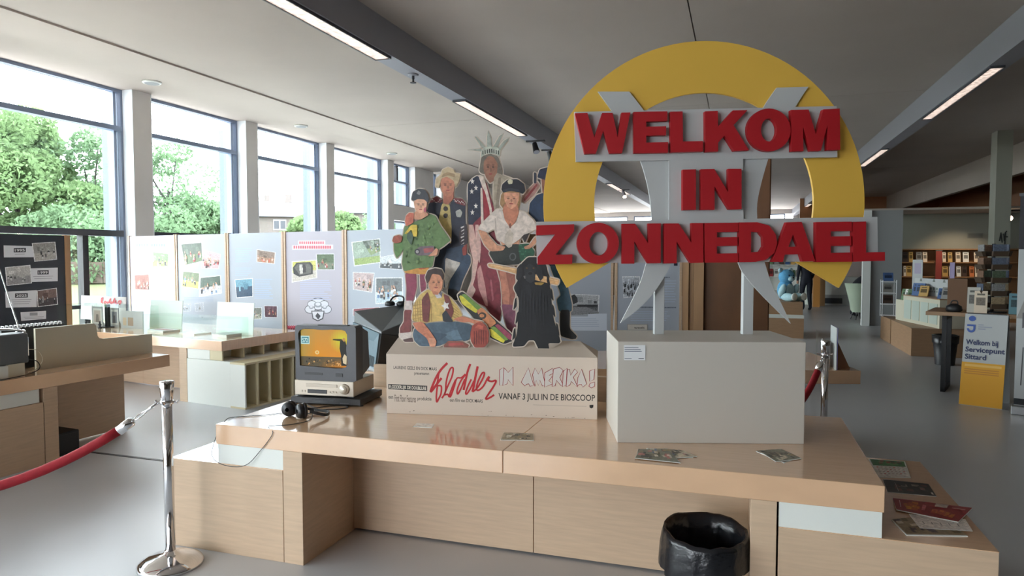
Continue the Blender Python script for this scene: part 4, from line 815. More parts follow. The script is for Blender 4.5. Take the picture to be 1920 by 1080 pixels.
MB().box(.07, .115, -.004, 0, .03, .05).build('button_panel', BLACK, tv); MB().box(-.14, -.02, -.002, 0, .036, .05).build('tape_slot', BLACK, tv)
MB().box(-.06, .14, .02, .06, .345, .349).build('top_grip', BLACK, tv)
# headphones lying on the desk
hp = thing('headphones', 'black headphones lying on the left end of the foreground desk', 'headphones', (-2.41, 3.36, .72), -12)
for x, tl in ((-.055, 20), (.045, -24)):
    R3 = Matrix.Rotation(math.radians(tl), 3, 'Z'); m = MB(); o_ = Vector((x, 0, .045))
    for r_, y_ in (((.0, .043), -.028), ((.043, .0), 0)): pass
    prof = [(.012, -.026), (.036, -.024), (.042, -.012), (.042, 0), (.036, .004), (.044, .008), (.044, .022), (.03, .026)]
    rings = [m.av([o_ + R3 @ Vector((r_*math.cos(2*PI*k/20), yv, r_*math.sin(2*PI*k/20))) for k in range(20)]) for r_, yv in prof]
    for a_, b_ in zip(rings, rings[1:]):
        for k in range(20): m.f.append((a_+k, a_+(k+1) % 20, b_+(k+1) % 20, b_+k)); m.c.append(None)
    m.f.append(tuple(rings[0]+k for k in range(20))); m.c.append(None); m.f.append(tuple(rings[-1]+k for k in range(20))[::-1]); m.c.append(None)
    m.build('ear_cup', BLACK, hp, True)
arc = smoothline([(-.095, .0, .05), (-.07, .06, .04), (.0, .14, .02), (.1, .15, .016), (.15, .07, .02), (.10, .01, .045)], 6)
m = MB()
for (x0, y0, z0), (x1, y1_, z1) in zip(arc, arc[1:]): m.hexa([(x0, y0, z0-.008), (x1, y1_, z1-.008), (x1, y1_, z1+.008), (x0, y0, z0+.008), (x0*1.05, y0+.006, z0-.008), (x1*1.05, y1_+.006, z1-.008), (x1*1.05, y1_+.006, z1+.008), (x0*1.05, y0+.006, z0+.008)])
m.build('headband', BLACK, hp)
def cable(label, pts, r=.0028, n=6, m_=None, name='cable'):
    p = smoothline(pts, 8); o = MB().tube(p, r, n).build(name, m_ or BLACK); return tag(o, label, 'cable')
Z = .7235
w2 = lambda px, py, z=Z: tuple(onz(px, py, z))
cable('thin headphone cable looping over the front of the desk', [w2(586, 776), w2(580, 788), w2(545, 796), w2(515, 798), w2(503, 800), (-2.36, 3.083, .70), (-2.44, 3.082, .6), (-2.53, 3.07, .515), (-2.66, 3.06, .507), (-2.745, 3.065, .55), (-2.752, 3.11, .65), (-2.735, 3.16, .7235), w2(440, 782), w2(500, 778), w2(530, 774)], .002)
cable('black cable lying in front of the video stack', [w2(575, 757), w2(590, 764), w2(612, 762), w2(640, 760), w2(652, 764), w2(630, 767), w2(605, 768), w2(585, 774), w2(572, 776)], .003)
cable('short cable sticking out behind the disc player', [(-2.16, 3.98, .735), (-2.12, 4.02, .77), (-2.10, 4.03, .80), (-2.09, 4.06, .79), (-2.12, 4.12, Z)], .003)
def flat(name, label, cat, quad, z, draw, thick=.0015, m_=None, group=None):
    """a sheet lying flat: quad is four photo points; draw(mb, F) lays the print on it"""
    q = [onz(x, y, z+thick) for x, y in quad]; c = sum(q, Vector())/4; t = thing(name, label, cat, (c.x, c.y, z), group=group)
    q = [p-Vector((c.x, c.y, z)) for p in q]
    m = MB(); a = sum(q[i].x*q[(i+1) % 4].y-q[(i+1) % 4].x*q[i].y for i in range(4)); q = q if a > 0 else q[::-1]
    m.hexa([(p.x, p.y, 0) for p in q]+[(p.x, p.y, thick) for p in q]); m.build('sheet', m_ or WHITE, t)
    F0 = bilin([(p.x, p.y) for p in ([onz(x, y, z)-Vector((c.x, c.y, z)) for x, y in quad])]); m = MB(); st_ = [0]
    def pf(uv, col):
        st_[0] += 1; p = [F0(*k) for k in uv]; a = sum(p[i][0]*p[(i+1) % len(p)][1]-p[(i+1) % len(p)][0]*p[i][1] for i in range(len(p)))
        m.face([(x, y, thick+.0001*st_[0]) for x, y in (p if a > 0 else p[::-1])], col)
    draw(pf); m.build('print', PAPER, t); return t
RQ = lambda u0, v0, u1, v1: [(u0, v0), (u1, v0), (u1, v1), (u0, v1)]
flat('blank_card', 'blank white card lying before the standee', 'card', ((781, 794), (814, 795), (810, 802), (774, 800)), .72, lambda p: p(RQ(.02, .02, .98, .98), (236, 226, 214)))
def patches(seed, pal, n, base):
    R = random.Random(seed)
    def d(p):
        p(RQ(0.01, 0.01, .99, .99), base)
        for k in range(n):
            u, v = R.uniform(0, .82), R.uniform(0, .75); p(RQ(u, v, u+R.uniform(.06, .18), v+R.uniform(.1, .25)), R.choice(pal))
    return d
BRO = [(150, 132, 104), (96, 84, 70), (206, 190, 164), (134, 132, 112), (70, 66, 60), (166, 146, 104), (222, 210, 190)]
flat('flyer', 'narrow brown printed flyer lying below the standee text', 'flyer', ((945, 811), (1000, 813), (1001, 826), (938, 825)), .72, patches(1, BRO, 26, (170, 152, 124)))
for i, q in enumerate((((1196, 842), (1265, 843), (1300, 858), (1193, 858)), ((1212, 840), (1282, 845), (1307, 856), (1236, 862)), ((1200, 843), (1252, 841), (1276, 868), (1190, 859)))):
    flat('flyer', ('dark printed flyer at the bottom of the left heap before the podium', 'light printed flyer poking out right of the left heap before the podium', 'colourful flyer on top of the left heap before the podium')[i], 'flyer', q, .72+.0022*i, patches(10+i, BRO+[(110, 120, 150), (190, 120, 110)], 30, BRO[i+1]), group='flyers before the podium')
for i, q in enumerate((((1417, 846), (1455, 843), (1500, 858), (1470, 868)), ((1422, 845), (1465, 842), (1503, 860), (1455, 866)))):
    flat('flyer', ('white edged flyer under the right heap before the podium', 'olive printed flyer on top of the right heap before the podium')[i], 'flyer', q, .72+.0022*i, patches(20+i, BRO, 30, BRO[i*2+1]), group='flyers before the podium')
def cal(p):
    p(RQ(.02, .02, .98, .98), (236, 230, 224)); p(RQ(.03, .04, .96, .38), (60, 120, 62)); R = random.Random(3)
    for k in range(16): u, v = R.uniform(.05, .85), R.uniform(.05, .25); p(RQ(u, v, u+.1, v+.1), R.choice([(40, 70, 44), (120, 90, 70), (150, 60, 60), (96, 150, 90)]))
    for i in range(7):
        for j in range(4): u, v = .1+.12*i, .46+.12*j; p(RQ(u, v, u+.05, v+.05), (196, 176, 168) if (i+j) % 4 else (206, 90, 80))
flat('calendar_sheet', 'calendar sheet with a green picture at the back of the flyer bench', 'calendar', ((1628, 860), (1697, 865), (1708, 896), (1648, 895)), .503, cal)
def drk(p):
    p(RQ(.0, .0, 1, 1), (34, 30, 28)); R = random.Random(8)
    for k in range(18): u, v = R.uniform(.1, .8), R.uniform(.12, .65); p(RQ(u, v, u+R.uniform(.06, .18), v+R.uniform(.1, .22)), R.choice([(96, 56, 48), (60, 64, 60), (130, 100, 84), (44, 50, 48), (150, 140, 126)]))
    p(RQ(.24, .2, .25, .9), (190, 190, 180)); p(RQ(.92, .75, .96, .92), (220, 220, 214))
flat('flyer', 'dark printed flyer in the middle of the flyer bench', 'flyer', ((1655, 899), (1741, 908), (1756, 931), (1664, 923)), .503, drk)
def mag(p):
    p(RQ(0, 0, 1, 1), (150, 128, 96)); R = random.Random(12)
    for k in range(24): u, v = R.uniform(0, .85), R.uniform(0, .8); p(RQ(u, v, u+R.uniform(.05, .16), v+R.uniform(.1, .2)), R.choice([(86, 66, 74), (206, 190, 166), (110, 90, 60), (60, 50, 56), (176, 150, 84)]))
flat('magazine', 'colourful magazine lying at the front of the flyer bench', 'magazine', ((1672, 975), (1750, 968), (1815, 1005), (1700, 1003)), .503, mag, .004)
def pap(p):
    p(RQ(0, 0, 1, 1), (232, 222, 212))
    for k in range(5): p(RQ(.14+.16*k, .5, .16+.16*k, .7), (140, 130, 124))
    for k in range(4): p(RQ(.08, .12+.09*k, .9, .135+.09*k), (206, 196, 188))
flat('paper_sheet', 'white sheet lying on the magazine at the front of the flyer bench', 'paper', ((1704, 964), (1810, 974), (1824, 996), (1725, 990)), .5085, pap, .001)
def redf(p):
    p(RQ(0, 0, 1, 1), (150, 30, 34)); R = random.Random(6)
    for k in range(10): u = R.uniform(.12, .3); v = R.uniform(.1, .7); p(RQ(u, v, u+.08, v+.2), R.choice([(196, 112, 36), (176, 80, 34), (210, 140, 50)]))
    for k in range(14): u = R.uniform(.5, .84); v = R.uniform(.45, .75); p(RQ(u, v, u+.06, v+.14), R.choice([(196, 112, 36), (176, 70, 34)]))
    p(RQ(.4, .3, .45, .7), (200, 110, 110)); p(RQ(.56, .05, .72, .3), (206, 190, 176)); p(RQ(.08, .2, .09, .75), (226, 200, 190)); p(RQ(.78, .2, .95, .26), (206, 150, 140))
flat('flyer', 'red and orange folded flyer on the white sheet of the flyer bench', 'flyer', ((1673, 934), (1823, 953), (1797, 979), (1681, 956)), .5105, redf, .002)

# ------------------------------------------------------------------ queue posts
def post(label, loc, rot=0):
    t = thing('queue_post', label, 'queue post', loc, rot)
    MB().lathe([(.165, 0), (.165, .012), (.155, .025), (.12, .042), (.06, .058), (.034, .07), (.03, .08)], n=40).build('base', CHROME, t, True)
    MB().lathe([(.0255, .075), (.0255, .9)], n=28).build('pole', CHROME, t, True)
    MB().lathe([(.026, .885), (.03, .89), (.033, .93), (.037, .985), (.034, .99), (.001, .991)], n=28).build('head', CHROME, t, True)
    rg = MB().lathe([(.03, .868), (.035, .87), (.035, .884), (.03, .886)], n=28).build('ring_collar', CHROME, t, True)
    for a in range(4):
        c_ = Vector((math.cos(a*PI/2), math.sin(a*PI/2), 0)); MB().tube([c_*.032+Vector((0, 0, .877)), c_*.05+Vector((0, 0, .877)), c_*.06+Vector((0, 0, .887))], [.006, .008, .006], 8).build('hook', CHROME, rg)
    return t
p1 = post('chrome queue post at the left with its round base', (-2.866, 2.881, 0), 25)
p2 = post('chrome queue post behind the desk, right of the white podium', (.655, 5.9, 0), 15)
def rope(label, a, b, sag, clipa=True, n=24):
    a, b = Vector(a), Vector(b); t = thing('barrier_rope', label, 'rope', a)
    pts = [a.lerp(b, i/n)-Vector((0, 0, sag*4*(i/n)*(1-i/n))) for i in range(n+1)]; q = [p-a for p in pts]
    k = 2; MB().tube(q[k:], .025, 14).build('velvet_cord', VELVET, t, True)
    d = (q[k]-q[0]).normalized(); MB().tube([q[k]-d*.07, q[k]-d*.06, q[k]+d*.015], [.016, .026, .027], 14).build('end_cap', CHROME, t, True)
    m = MB(); L = (q[k]-d*.07).length; m.tube([d*.0, d*(L*.25), d*(L*.5)], [.006, .009, .006], 8)
    ctr = d*(L*.72); u = d.orthogonal().normalized(); m.tube([ctr+(d*math.cos(k2*PI/6)*L*.26+u*math.sin(k2*PI/6)*.013) for k2 in range(13)], .0035, 6); m.build('snap_hook', CHROME, t, True); return t
rope('red velvet rope hanging from the chrome post at the left', (-2.905, 2.86, .875), (-4.6, 1.6, .875), .41)
rope('red velvet rope hanging from the post behind the podium', (.64, 5.87, .875), (.1, 4.9, .80), .32)

# ================================================================== BEHIND THE DESK
pl_ = thing('plinth', 'birch plinth behind the desk under the big grey television', 'plinth', (-2.75, 5.25, 0)); MB(pl_).box(-3.3, -2.2, 4.9, 5.65, 0, .715).build('body', BIRCH, pl_, bevel=.002); MB(pl_).box(-3.3, -2.2, 4.9, 5.65, .715, .72).build('top', BIRCHTOP, pl_)
crt = thing('tube_television', 'big grey tube television turned sideways behind the small television', 'television', (-2.72, 5.22, .72), 0)
GT = mat('slate_grey_plastic', (92, 97, 100), .45); GD = mat('dark_slate_plastic', (60, 62, 62), .5); GL = mat('blue_grey_plastic', (100, 120, 130), .4)
U = lambda x, y, Y: tuple(onY(x, y, Y)-crt.location)
F0 = lambda p: (p[0], p[1], 0)
bl, br_, bb, bc_ = F0(U(674, 690, 5.25)), F0(U(706, 695, 5.0)), F0(U(806, 690, 5.5)), F0(U(700, 682, 5.75))
tl, tr, tb_, tc = U(664, 604, 5.25), U(715, 626, 5.0), U(806, 634, 5.5), U(690, 592, 5.75)
MB().hexa([br_, bb, bc_, bl, tr, tb_, tc, tl]).build('housing', GD, crt, bevel=.006)
MB().hexa([tr, tb_, tc, tl, U(716, 622, 5.01), U(806, 585, 5.56), U(757, 571, 5.75), U(664, 583, 5.26)]).build('sloping_top', GT, crt, bevel=.005)
ip = lambda a, b, t: tuple(x+(y-x)*t for x, y in zip(a, b))
sh_ = lambda p: (p[0]-.006, p[1]-.012, p[2])
m = MB(); m.hexa([sh_(ip(bl, br_, .0)), sh_(ip(bl, br_, .97)), ip(bl, br_, .97), bl, sh_(ip(tl, tr, .0)), sh_(ip(tl, tr, .97)), ip(tl, tr, .97), tl]); m.build('side_panel', GL, crt)
m = MB()
for k in range(9):
    a_, b_ = ip(bl, br_, .6+.035*k), ip(tl, tr, .6+.035*k); p0, p1 = ip(a_, b_, .06), ip(a_, b_, .34); m.tube([(p0[0]-.007, p0[1]-.014, p0[2]), (p1[0]-.007, p1[1]-.014, p1[2])], .002, 5)
m.build('speaker_slots', GD, crt)
g_ = lambda u, v: (lambda p: (p[0]-.009, p[1]-.017, p[2]))(ip(ip(bl, br_, u), ip(tl, tr, u), v))
MB().tube(smoothline([g_(.05, .95), g_(.2, .75), g_(.42, .62), g_(.5, .35), g_(.54, .02)], 6), .005, 6).build('lead', BLACK, crt)
h2 = thing('headphones', 'black headphones resting on the big grey tube television', 'headphones', tuple(onY(741, 574, 5.66)), 10)
for x in (-.05, .06): MB().lathe([(.02, 0), (.045, .005), (.047, .03), (.03, .045), (.002, .046)], (x, 0, .0), 18).build('ear_cup', BLACK, h2, True)
MB().tube(smoothline([(-.06, .02, .03), (-.04, .06, .075), (.01, .08, .09), (.06, .06, .075), (.07, .02, .03)], 5), .008, 8).build('headband', BLACK, h2)
# second desk
d2 = thing('display_desk', 'birch desk end jutting out right of the podium behind the right queue post', 'desk', (.953, 6.18, 0), 15.8)
MB().box(-3.0, 0, 0, 1.1, .61, .72).build('tabletop', BIRCHTOP, d2, bevel=.003)
for x in (-2.8, -.5): MB().box(x-.06, x+.06, .05, 1.05, 0, .61).build('leg', BIRCH, d2, bevel=.002)
MB().box(-2.74, -.56, .5, .53, .01, .61).build('back_panel', BIRCH, d2)
b = onz(1568, 694, .72); 
lb = thing('display_card', 'tall white display board leaning on the desk behind the right queue post', 'display board', (b.x, b.y, .72), 92)
MB().hexa([(0, -.004, 0), (.29, -.004, 0), (.29, .004, 0), (0, .004, 0), (.0, -.004, .345), (.29, -.004, .345), (.29, .004, .345), (0, .004, .345)]).build('board', SIGNW, lb)
MB().box(.0, .29, -.0075, -.0045, 0, .345).build('backing', mat('violet_backing', (92, 84, 176), .5), lb)
MB().hexa([(.1, -.12, 0), (.16, -.12, 0), (.16, -.008, 0), (.1, -.008, 0), (.12, -.012, .25), (.14, -.012, .25), (.14, -.008, .25), (.12, -.008, .25)]).build('strut', mat('strut_card', (160, 120, 90), .6), lb)
l2 = thing('display_card', 'small white card standing left of the right queue post', 'display board', tuple(onz(1545, 690, .72)), 88); MB().box(0, .25, -.003, .003, 0, .22).build('board', SIGNW, l2); MB().box(.02, .23, .05, .052, 0, .3).build('clear_stand', CASE, l2)

# ================================================================== EXHIBITION PANELS
PANEL = mat('panel_white_print', (170, 177, 188), .5); PPINK = mat('panel_pinkish_print', (177, 173, 184), .5)
def panel(label, a, b, z1=1.97, boardm=PANEL, z0=.06, fl_=True):
    a, b = Vector((a[0], a[1], 0)), Vector((b[0], b[1], 0)); d = b-a; wd = d.length; c = (a+b)/2
    t = thing('exhibition_panel', label, 'display panel', c, math.degrees(math.atan2(d.y, d.x)))
    MB().box(-wd/2+.035, wd/2-.035, 0, .02, z0, z1-.01).build('board', boardm, t)
    for s in (-1, 1): MB().box(s*(wd/2-.0175)-.0165, s*(wd/2-.0175)+.0165, -.012, .035, 0, z1).build('frame_post', BIRCH, t)
    MB().box(-wd/2+.035, wd/2-.035, -.005, .03, .02, z0).build('bottom_rail', BLACKM, t); return t
PA, PB = Vector((-9.233, 8.562)), Vector((-4.549, 7.4)); dAB = PB-PA
def onrow(px):                                  # where a sight line meets the row of panels
    r_ = ray(px, 480); M2 = Matrix(((r_.x, -dAB.x), (r_.y, -dAB.y))); s_ = M2.inverted() @ PA; return PA + dAB*s_[1]
BX = [241, 330, 426, 532.5, 646.5, 772]
LB = ('white panel with a short title and two photos, leftmost of the white row', 'white panel with four crowd photos, second of the white row', 'pale blue panel with a sea photo, third of the white row', 'white panel with a red title and an emblem, fourth of the white row', 'white panel with many tilted photos, between video stack and standee')
rows = [panel(LB[i], onrow(BX[i]+.6), onrow(BX[i+1]-.6), boardm=PPINK if i in (0, 3) else PANEL) for i in range(5)]
GRY = (150, 162, 182)
def deco(t, fn):
    f = plane(t); m = MB(); fn(f, m); m.build('text_print', PRINT, t)
def quad(f, *pts): return [f(x, y) for x, y in pts]
c1 = lambda x, y: (220+x*.2815, 220+y*.2815)           # close-up frames the prints were measured in
c5 = lambda x, y: (400+x/4, 420+y/4)
c2 = lambda x, y: (x/4, 420+y/4)
c6 = lambda x, y: (240+x/6, 520+y/6)
def ph(t, fr, pts, back, pal, n, seed, ground=None, hz=.55):
    f = plane(t); return photo(t, [f(*fr(*p)) for p in pts], -.0005, back, pal, n, seed, ground, hz=hz)
# panel 1
def p1d(f, m):
    m.pr(quad(f, c1(118, 838), c1(328, 834), c1(328, 864), c1(118, 868)), 0, (236, 238, 242))
    for k in range(12):
        if k in (5,): continue
        m.pr(quad(f, c1(126+16.5*k, 842), c1(138+16.5*k, 842), c1(138+16.5*k, 861), c1(126+16.5*k, 861)), 0, (130, 140, 160))
    bars(m, f, *[c1(120, 0)[0], c1(225, 0)[0]], [c1(0, y)[1] for y in range(926, 1000, 9)], 0, (176, 192, 216), .7, random.Random(1))
    bars(m, f, *[c6(290, 0)[0], c6(450, 0)[0]], [c6(0, y)[1] for y in range(-120, 200, 26)], 0, (172, 190, 216), .7, random.Random(2))
deco(rows[0], p1d)
ph(rows[0], c2, ((1146, 205), (1268, 222), (1262, 332), (1140, 325)), (120, 140, 100), 'pale', 9, 1, (146, 160, 96)); ph(rows[0], c2, ((1005, 380), (1120, 374), (1124, 498), (1012, 495)), (150, 96, 86), 'warm', 12, 2)
# panel 2
deco(rows[1], lambda f, m: bars(m, f, 345, 400, [558, 561, 564], 0, (150, 162, 182), .6))
ph(rows[1], c1, ((420, 842), (565, 830), (570, 960), (448, 990)), (70, 84, 66), 'crowd', 12, 3, (92, 112, 70)); ph(rows[1], c1, ((570, 880), (690, 912), (676, 1010), (560, 1008)), (200, 170, 175), 'crowd', 18, 4)
ph(rows[1], c2, ((1370, 352), (1500, 366), (1490, 490), (1362, 470)), (110, 124, 86), 'pale', 9, 5, (206, 206, 110)); ph(rows[1], c2, ((1500, 400), (1655, 385), (1665, 520), (1492, 548)), (72, 92, 78), 'pale', 12, 6, (206, 208, 214)); ph(rows[1], c6, ((610, 300), (710, 296), (706, 380), (616, 384)), (176, 184, 194), 'bw', 4, 7); ph(rows[1], c6, ((750, 290), (850, 284), (856, 380), (760, 384)), (182, 188, 198), 'bw', 4, 8)
# panel 3
def p3d(f, m):
    for (x0, x1, y0, y1_) in ((165, 295, 185, 290), (165, 290, 330, 400), (310, 450, 415, 560)):
        bars(m, f, c5(x0, 0)[0], c5(x1, 0)[0], [c5(0, y)[1] for y in range(y0, y1_, 14)], 0, (166, 186, 214), .7, random.Random(y0))
deco(rows[2], p3d)
ph(rows[2], c5, ((325, 190), (467, 212), (460, 300), (325, 285)), (150, 130, 118), 'warm', 10, 9, (176, 140, 116)); ph(rows[2], c5, ((160, 416), (296, 406), (298, 545), (172, 556)), (120, 168, 190), 'bw', 0, 10, (66, 88, 112), .42); ph(rows[2], c5, ((290, 628), (364, 626), (364, 712), (292, 716)), (130, 134, 126), 'pale', 6, 11, (176, 176, 160)); ph(rows[2], c5, ((380, 612), (480, 614), (480, 704), (386, 700)), (96, 66, 80), 'crowd', 7, 12)
# panel 4
def p4d(f, m):
    PK = (206, 96, 112)
    m.pr(quad(f, c1(1205, 822), c1(1385, 820), c1(1385, 848), c1(1205, 850)), 0, (236, 226, 232)); m.pr(quad(f, c1(1165, 852), c1(1437, 848), c1(1437, 878), c1(1165, 882)), 0, (236, 226, 232))
    for k in range(12): m.pr(quad(f, c1(1212+14*k, 826), c1(1222+14*k, 826), c1(1222+14*k, 844), c1(1212+14*k, 844)), 0, PK)
    for k in range(17): m.pr(quad(f, c1(1174+15*k, 855), c1(1184+15*k, 855), c1(1184+15*k, 875), c1(1174+15*k, 875)), 0, PK)
    m.build('heading_print', PRINT, rows[3]); m.__init__(); bars(m, f, c5(650, 0)[0], c5(890, 0)[0], [c5(0, y)[1] for y in range(425, 575, 14)], 0, (178, 184, 208), .7, random.Random(5)); m.build('body_text_print', PRINT, rows[3]); m.__init__()
    IK = (66, 68, 76); e = lambda x, y, rx, ry, c: m.pr([f(*c5(x+rx*math.cos(k*PI/8), y+ry*math.sin(k*PI/8))) for k in range(16)], 0, c)
    W_ = (212, 214, 222)
    for (x, y, r_) in ((785, 600, 62), (725, 640, 40), (848, 640, 40), (740, 600, 34), (832, 600, 34)): e(x, y, r_, r_*.8, IK); e(x, y, r_*.9, r_*.68, W_)
    for (x, y, r_) in ((785, 605, 30), (735, 625, 18), (836, 625, 18)): e(x, y, r_, r_*.7, (150, 154, 164)); e(x, y-4, r_*.6, r_*.4, W_)
    m.pr(quad(f, c5(735, 650), c5(835, 650), c5(825, 712), c5(785, 730), c5(745, 712)), 0, IK); m.pr(quad(f, c5(742, 656), c5(828, 656), c5(818, 706), c5(785, 722), c5(752, 706)), 0, W_); m.pr(quad(f, c5(782, 665), c5(806, 690), c5(788, 718), c5(766, 690)), 0, IK)
    m.build('emblem_print', PRINT, rows[3]); m.__init__()
    m.pr(quad(f, c5(555, 765), c5(640, 765), c5(640, 858), c5(565, 850)), 0, (176, 46, 66))
    for k in range(4): m.pr(quad(f, c5(562+18*k, 785), c5(572+18*k, 780), c5(574+18*k, 815), c5(566+18*k, 818)), 0, (40, 34, 44))
    for k in range(6): m.pr(quad(f, c5(556+14*k, 760), c5(562+14*k, 760), c5(562+14*k, 775), c5(556+14*k, 775)), 0, (206, 90, 110)); m.pr(quad(f, c5(568+12*k, 848), c5(573+12*k, 848), c5(573+12*k, 866), c5(568+12*k, 866)), 0, (206, 90, 110))
deco(rows[3], p4d)
def carphoto(t, pts, seed):
    o = photo(t, pts, -.0005, (150, 150, 150), 'bw', 3, seed); return o
f4_ = plane(rows[3]); q = [f4_(*c5(*p)) for p in ((588, 280), (775, 268), (780, 405), (588, 440))]; photo(rows[3], q, -.0005, (210, 208, 120), 'bw', 0, 13, (206, 200, 190))
m = MB(); F = bilin(q); m.k = 12; m.pr([F(*p) for p in ((.05, .3), (.2, .08), (.75, .1), (.85, .3), (.84, .75), (.3, .78), (.08, .6))], 0, (64, 64, 64)); m.pr([F(*p) for p in ((.12, .32), (.25, .15), (.7, .17), (.78, .35), (.77, .68), (.32, .7))], 0, (110, 108, 104))
for u, v in ((.38, .3), (.5, .3), (.4, .45), (.52, .42)): m.pr([F(u-.06, v-.12), F(u+.06, v-.1), F(u+.05, v+.2), F(u-.07, v+.18)], 0, (210, 206, 200) if u < .45 else (60, 56, 56))
m.build('photo_detail', PAPER, rows[3])
ph(rows[3], c5, ((770, 224), (908, 222), (910, 345), (782, 345)), (84, 104, 72), 'crowd', 6, 14, (120, 130, 110))
# panel 5
ph(rows[4], c5, ((1035, 135), (1250, 108), (1258, 290), (1055, 318)), (150, 168, 150), 'pale', 0, 15, (150, 172, 96), .7); ph(rows[4], c5, ((1110, 125), (1250, 110), (1256, 205), (1180, 240)), (120, 130, 120), 'pale', 5, 16, (130, 150, 100)); ph(rows[4], c5, ((1245, 250), (1420, 215), (1420, 345), (1245, 330)), (206, 212, 216), 'bw', 6, 17, (52, 58, 66), .62); ph(rows[4], c5, ((1046, 360), (1210, 366), (1192, 515), (1048, 492)), (196, 176, 176), 'crowd', 14, 18); ph(rows[4], c5, ((1215, 402), (1420, 400), (1425, 590), (1215, 600)), (110, 116, 120), 'pale', 16, 19, (190, 206, 214)); ph(rows[4], c5, ((1045, 636), (1250, 622), (1250, 690), (1045, 690)), (150, 90, 100), 'crowd', 10, 20)
# panels right of the standee
r1p = panel('white panel with a road photo, between standee and white podium', (-2.62, 9.28), (-1.66, 9.6)); r2p = panel('white panel with a crowd photo, behind the left post of the welcome sign', (-1.64, 9.61), (-.75, 9.9))
c8 = lambda x, y: (1040+x/4.5, 460+y/4.5)
ph(r1p, c8, ((125, 408), (378, 420), (372, 575), (125, 592)), (186, 190, 194), 'bw', 0, 21, (110, 112, 116), .55)
f = plane(r1p); m = MB(); m.k = 14
T8 = lambda *p: [f(*c8(*q)) for q in p]
m.pr(T8((135, 430), (165, 412), (190, 440), (195, 480), (150, 500), (130, 480)), 0, (66, 68, 72)); m.pr(T8((190, 500), (365, 500), (365, 520), (190, 525)), 0, (70, 72, 76)); m.pr(T8((160, 520), (270, 520), (372, 560), (372, 575), (130, 590)), 0, (148, 150, 154)); m.pr(T8((330, 470), (355, 470), (355, 490), (330, 490)), 0, (80, 82, 86)); m.build('photo_detail', PAPER, r1p)
deco(r1p, lambda f, m: (m.pr(T8((125, 600), (280, 600), (280, 576), (440, 576), (440, 720), (125, 720)), 0, (214, 222, 234)), bars(m, f, *[c8(140, 0)[0], c8(400, 0)[0]], [c8(0, y)[1] for y in range(620, 700, 16)], 0, (186, 198, 216), .6, random.Random(3))))
ph(r2p, c8, ((572, 262), (720, 262), (720, 430), (580, 445)), (196, 202, 210), 'bw', 0, 22, (196, 202, 210)); f = plane(r2p); m = MB(); m.k = 12; R = random.Random(31)
for k in range(34): x, y = R.uniform(580, 712), R.uniform(320, 425); m.pr([f(*c8(x-5, y-16)), f(*c8(x+5, y-18)), f(*c8(x+6, y+14)), f(*c8(x-6, y+12))], 0, R.choice([(60, 62, 66), (110, 114, 120), (36, 38, 42), (160, 164, 170)]))
for k in range(7): x = 590+k*18; m.pr([f(*c8(x, 325)), f(*c8(x+4, 270+R.uniform(0, 20))), f(*c8(x+9, 325))], 0, (164, 168, 176))
m.build('photo_detail', PAPER, r2p); m = MB(); m.k = 60
m.pr([f(*c8(*p)) for p in ((1005, 150), (1036, 150), (1036, 172), (1005, 172))], 0, (44, 48, 66))
for (x0, x1, y0, y1_) in ((925, 975, 266, 274), (700, 836, 518, 528), (918, 1032, 520, 530)):
    for k in range(int((x1-x0)/12)): m.pr([f(*c8(x0+12*k, y0)), f(*c8(x0+12*k+8, y0)), f(*c8(x0+12*k+8, y1_)), f(*c8(x0+12*k, y1_))], 0, (96, 104, 118))
m.build('heading_print', PRINT, r2p); m = MB(); m.k = 90
m.pr([f(*c8(*p)) for p in ((612, 665), (782, 665), (782, 712), (612, 712))], 0, (166, 160, 150)); m.pr([f(*c8(*p)) for p in ((616, 669), (778, 669), (778, 712), (616, 712))], 0, (210, 204, 194))
m.build('clipping_print', PRINT, r2p); m = MB(); m.k = 110
lettering(m, 'week', f(*c8(668, 702)), f(*c8(760, 702)), .028, 0, (70, 66, 64), .015)
m.build('clipping_lettering', PRINT, r2p); m = MB(); m.k = 62
bars(m, f, c8(640, 0)[0], c8(1030, 0)[0], [c8(0, y)[1] for y in range(560, 640, 18)], 0, (184, 196, 214), .6, random.Random(4)); bars(m, f, c8(925, 0)[0], c8(1030, 0)[0], [c8(0, y)[1] for y in range(300, 480, 22)], 0, (184, 196, 214), .6, random.Random(6)); m.build('text_print', PRINT, r2p)
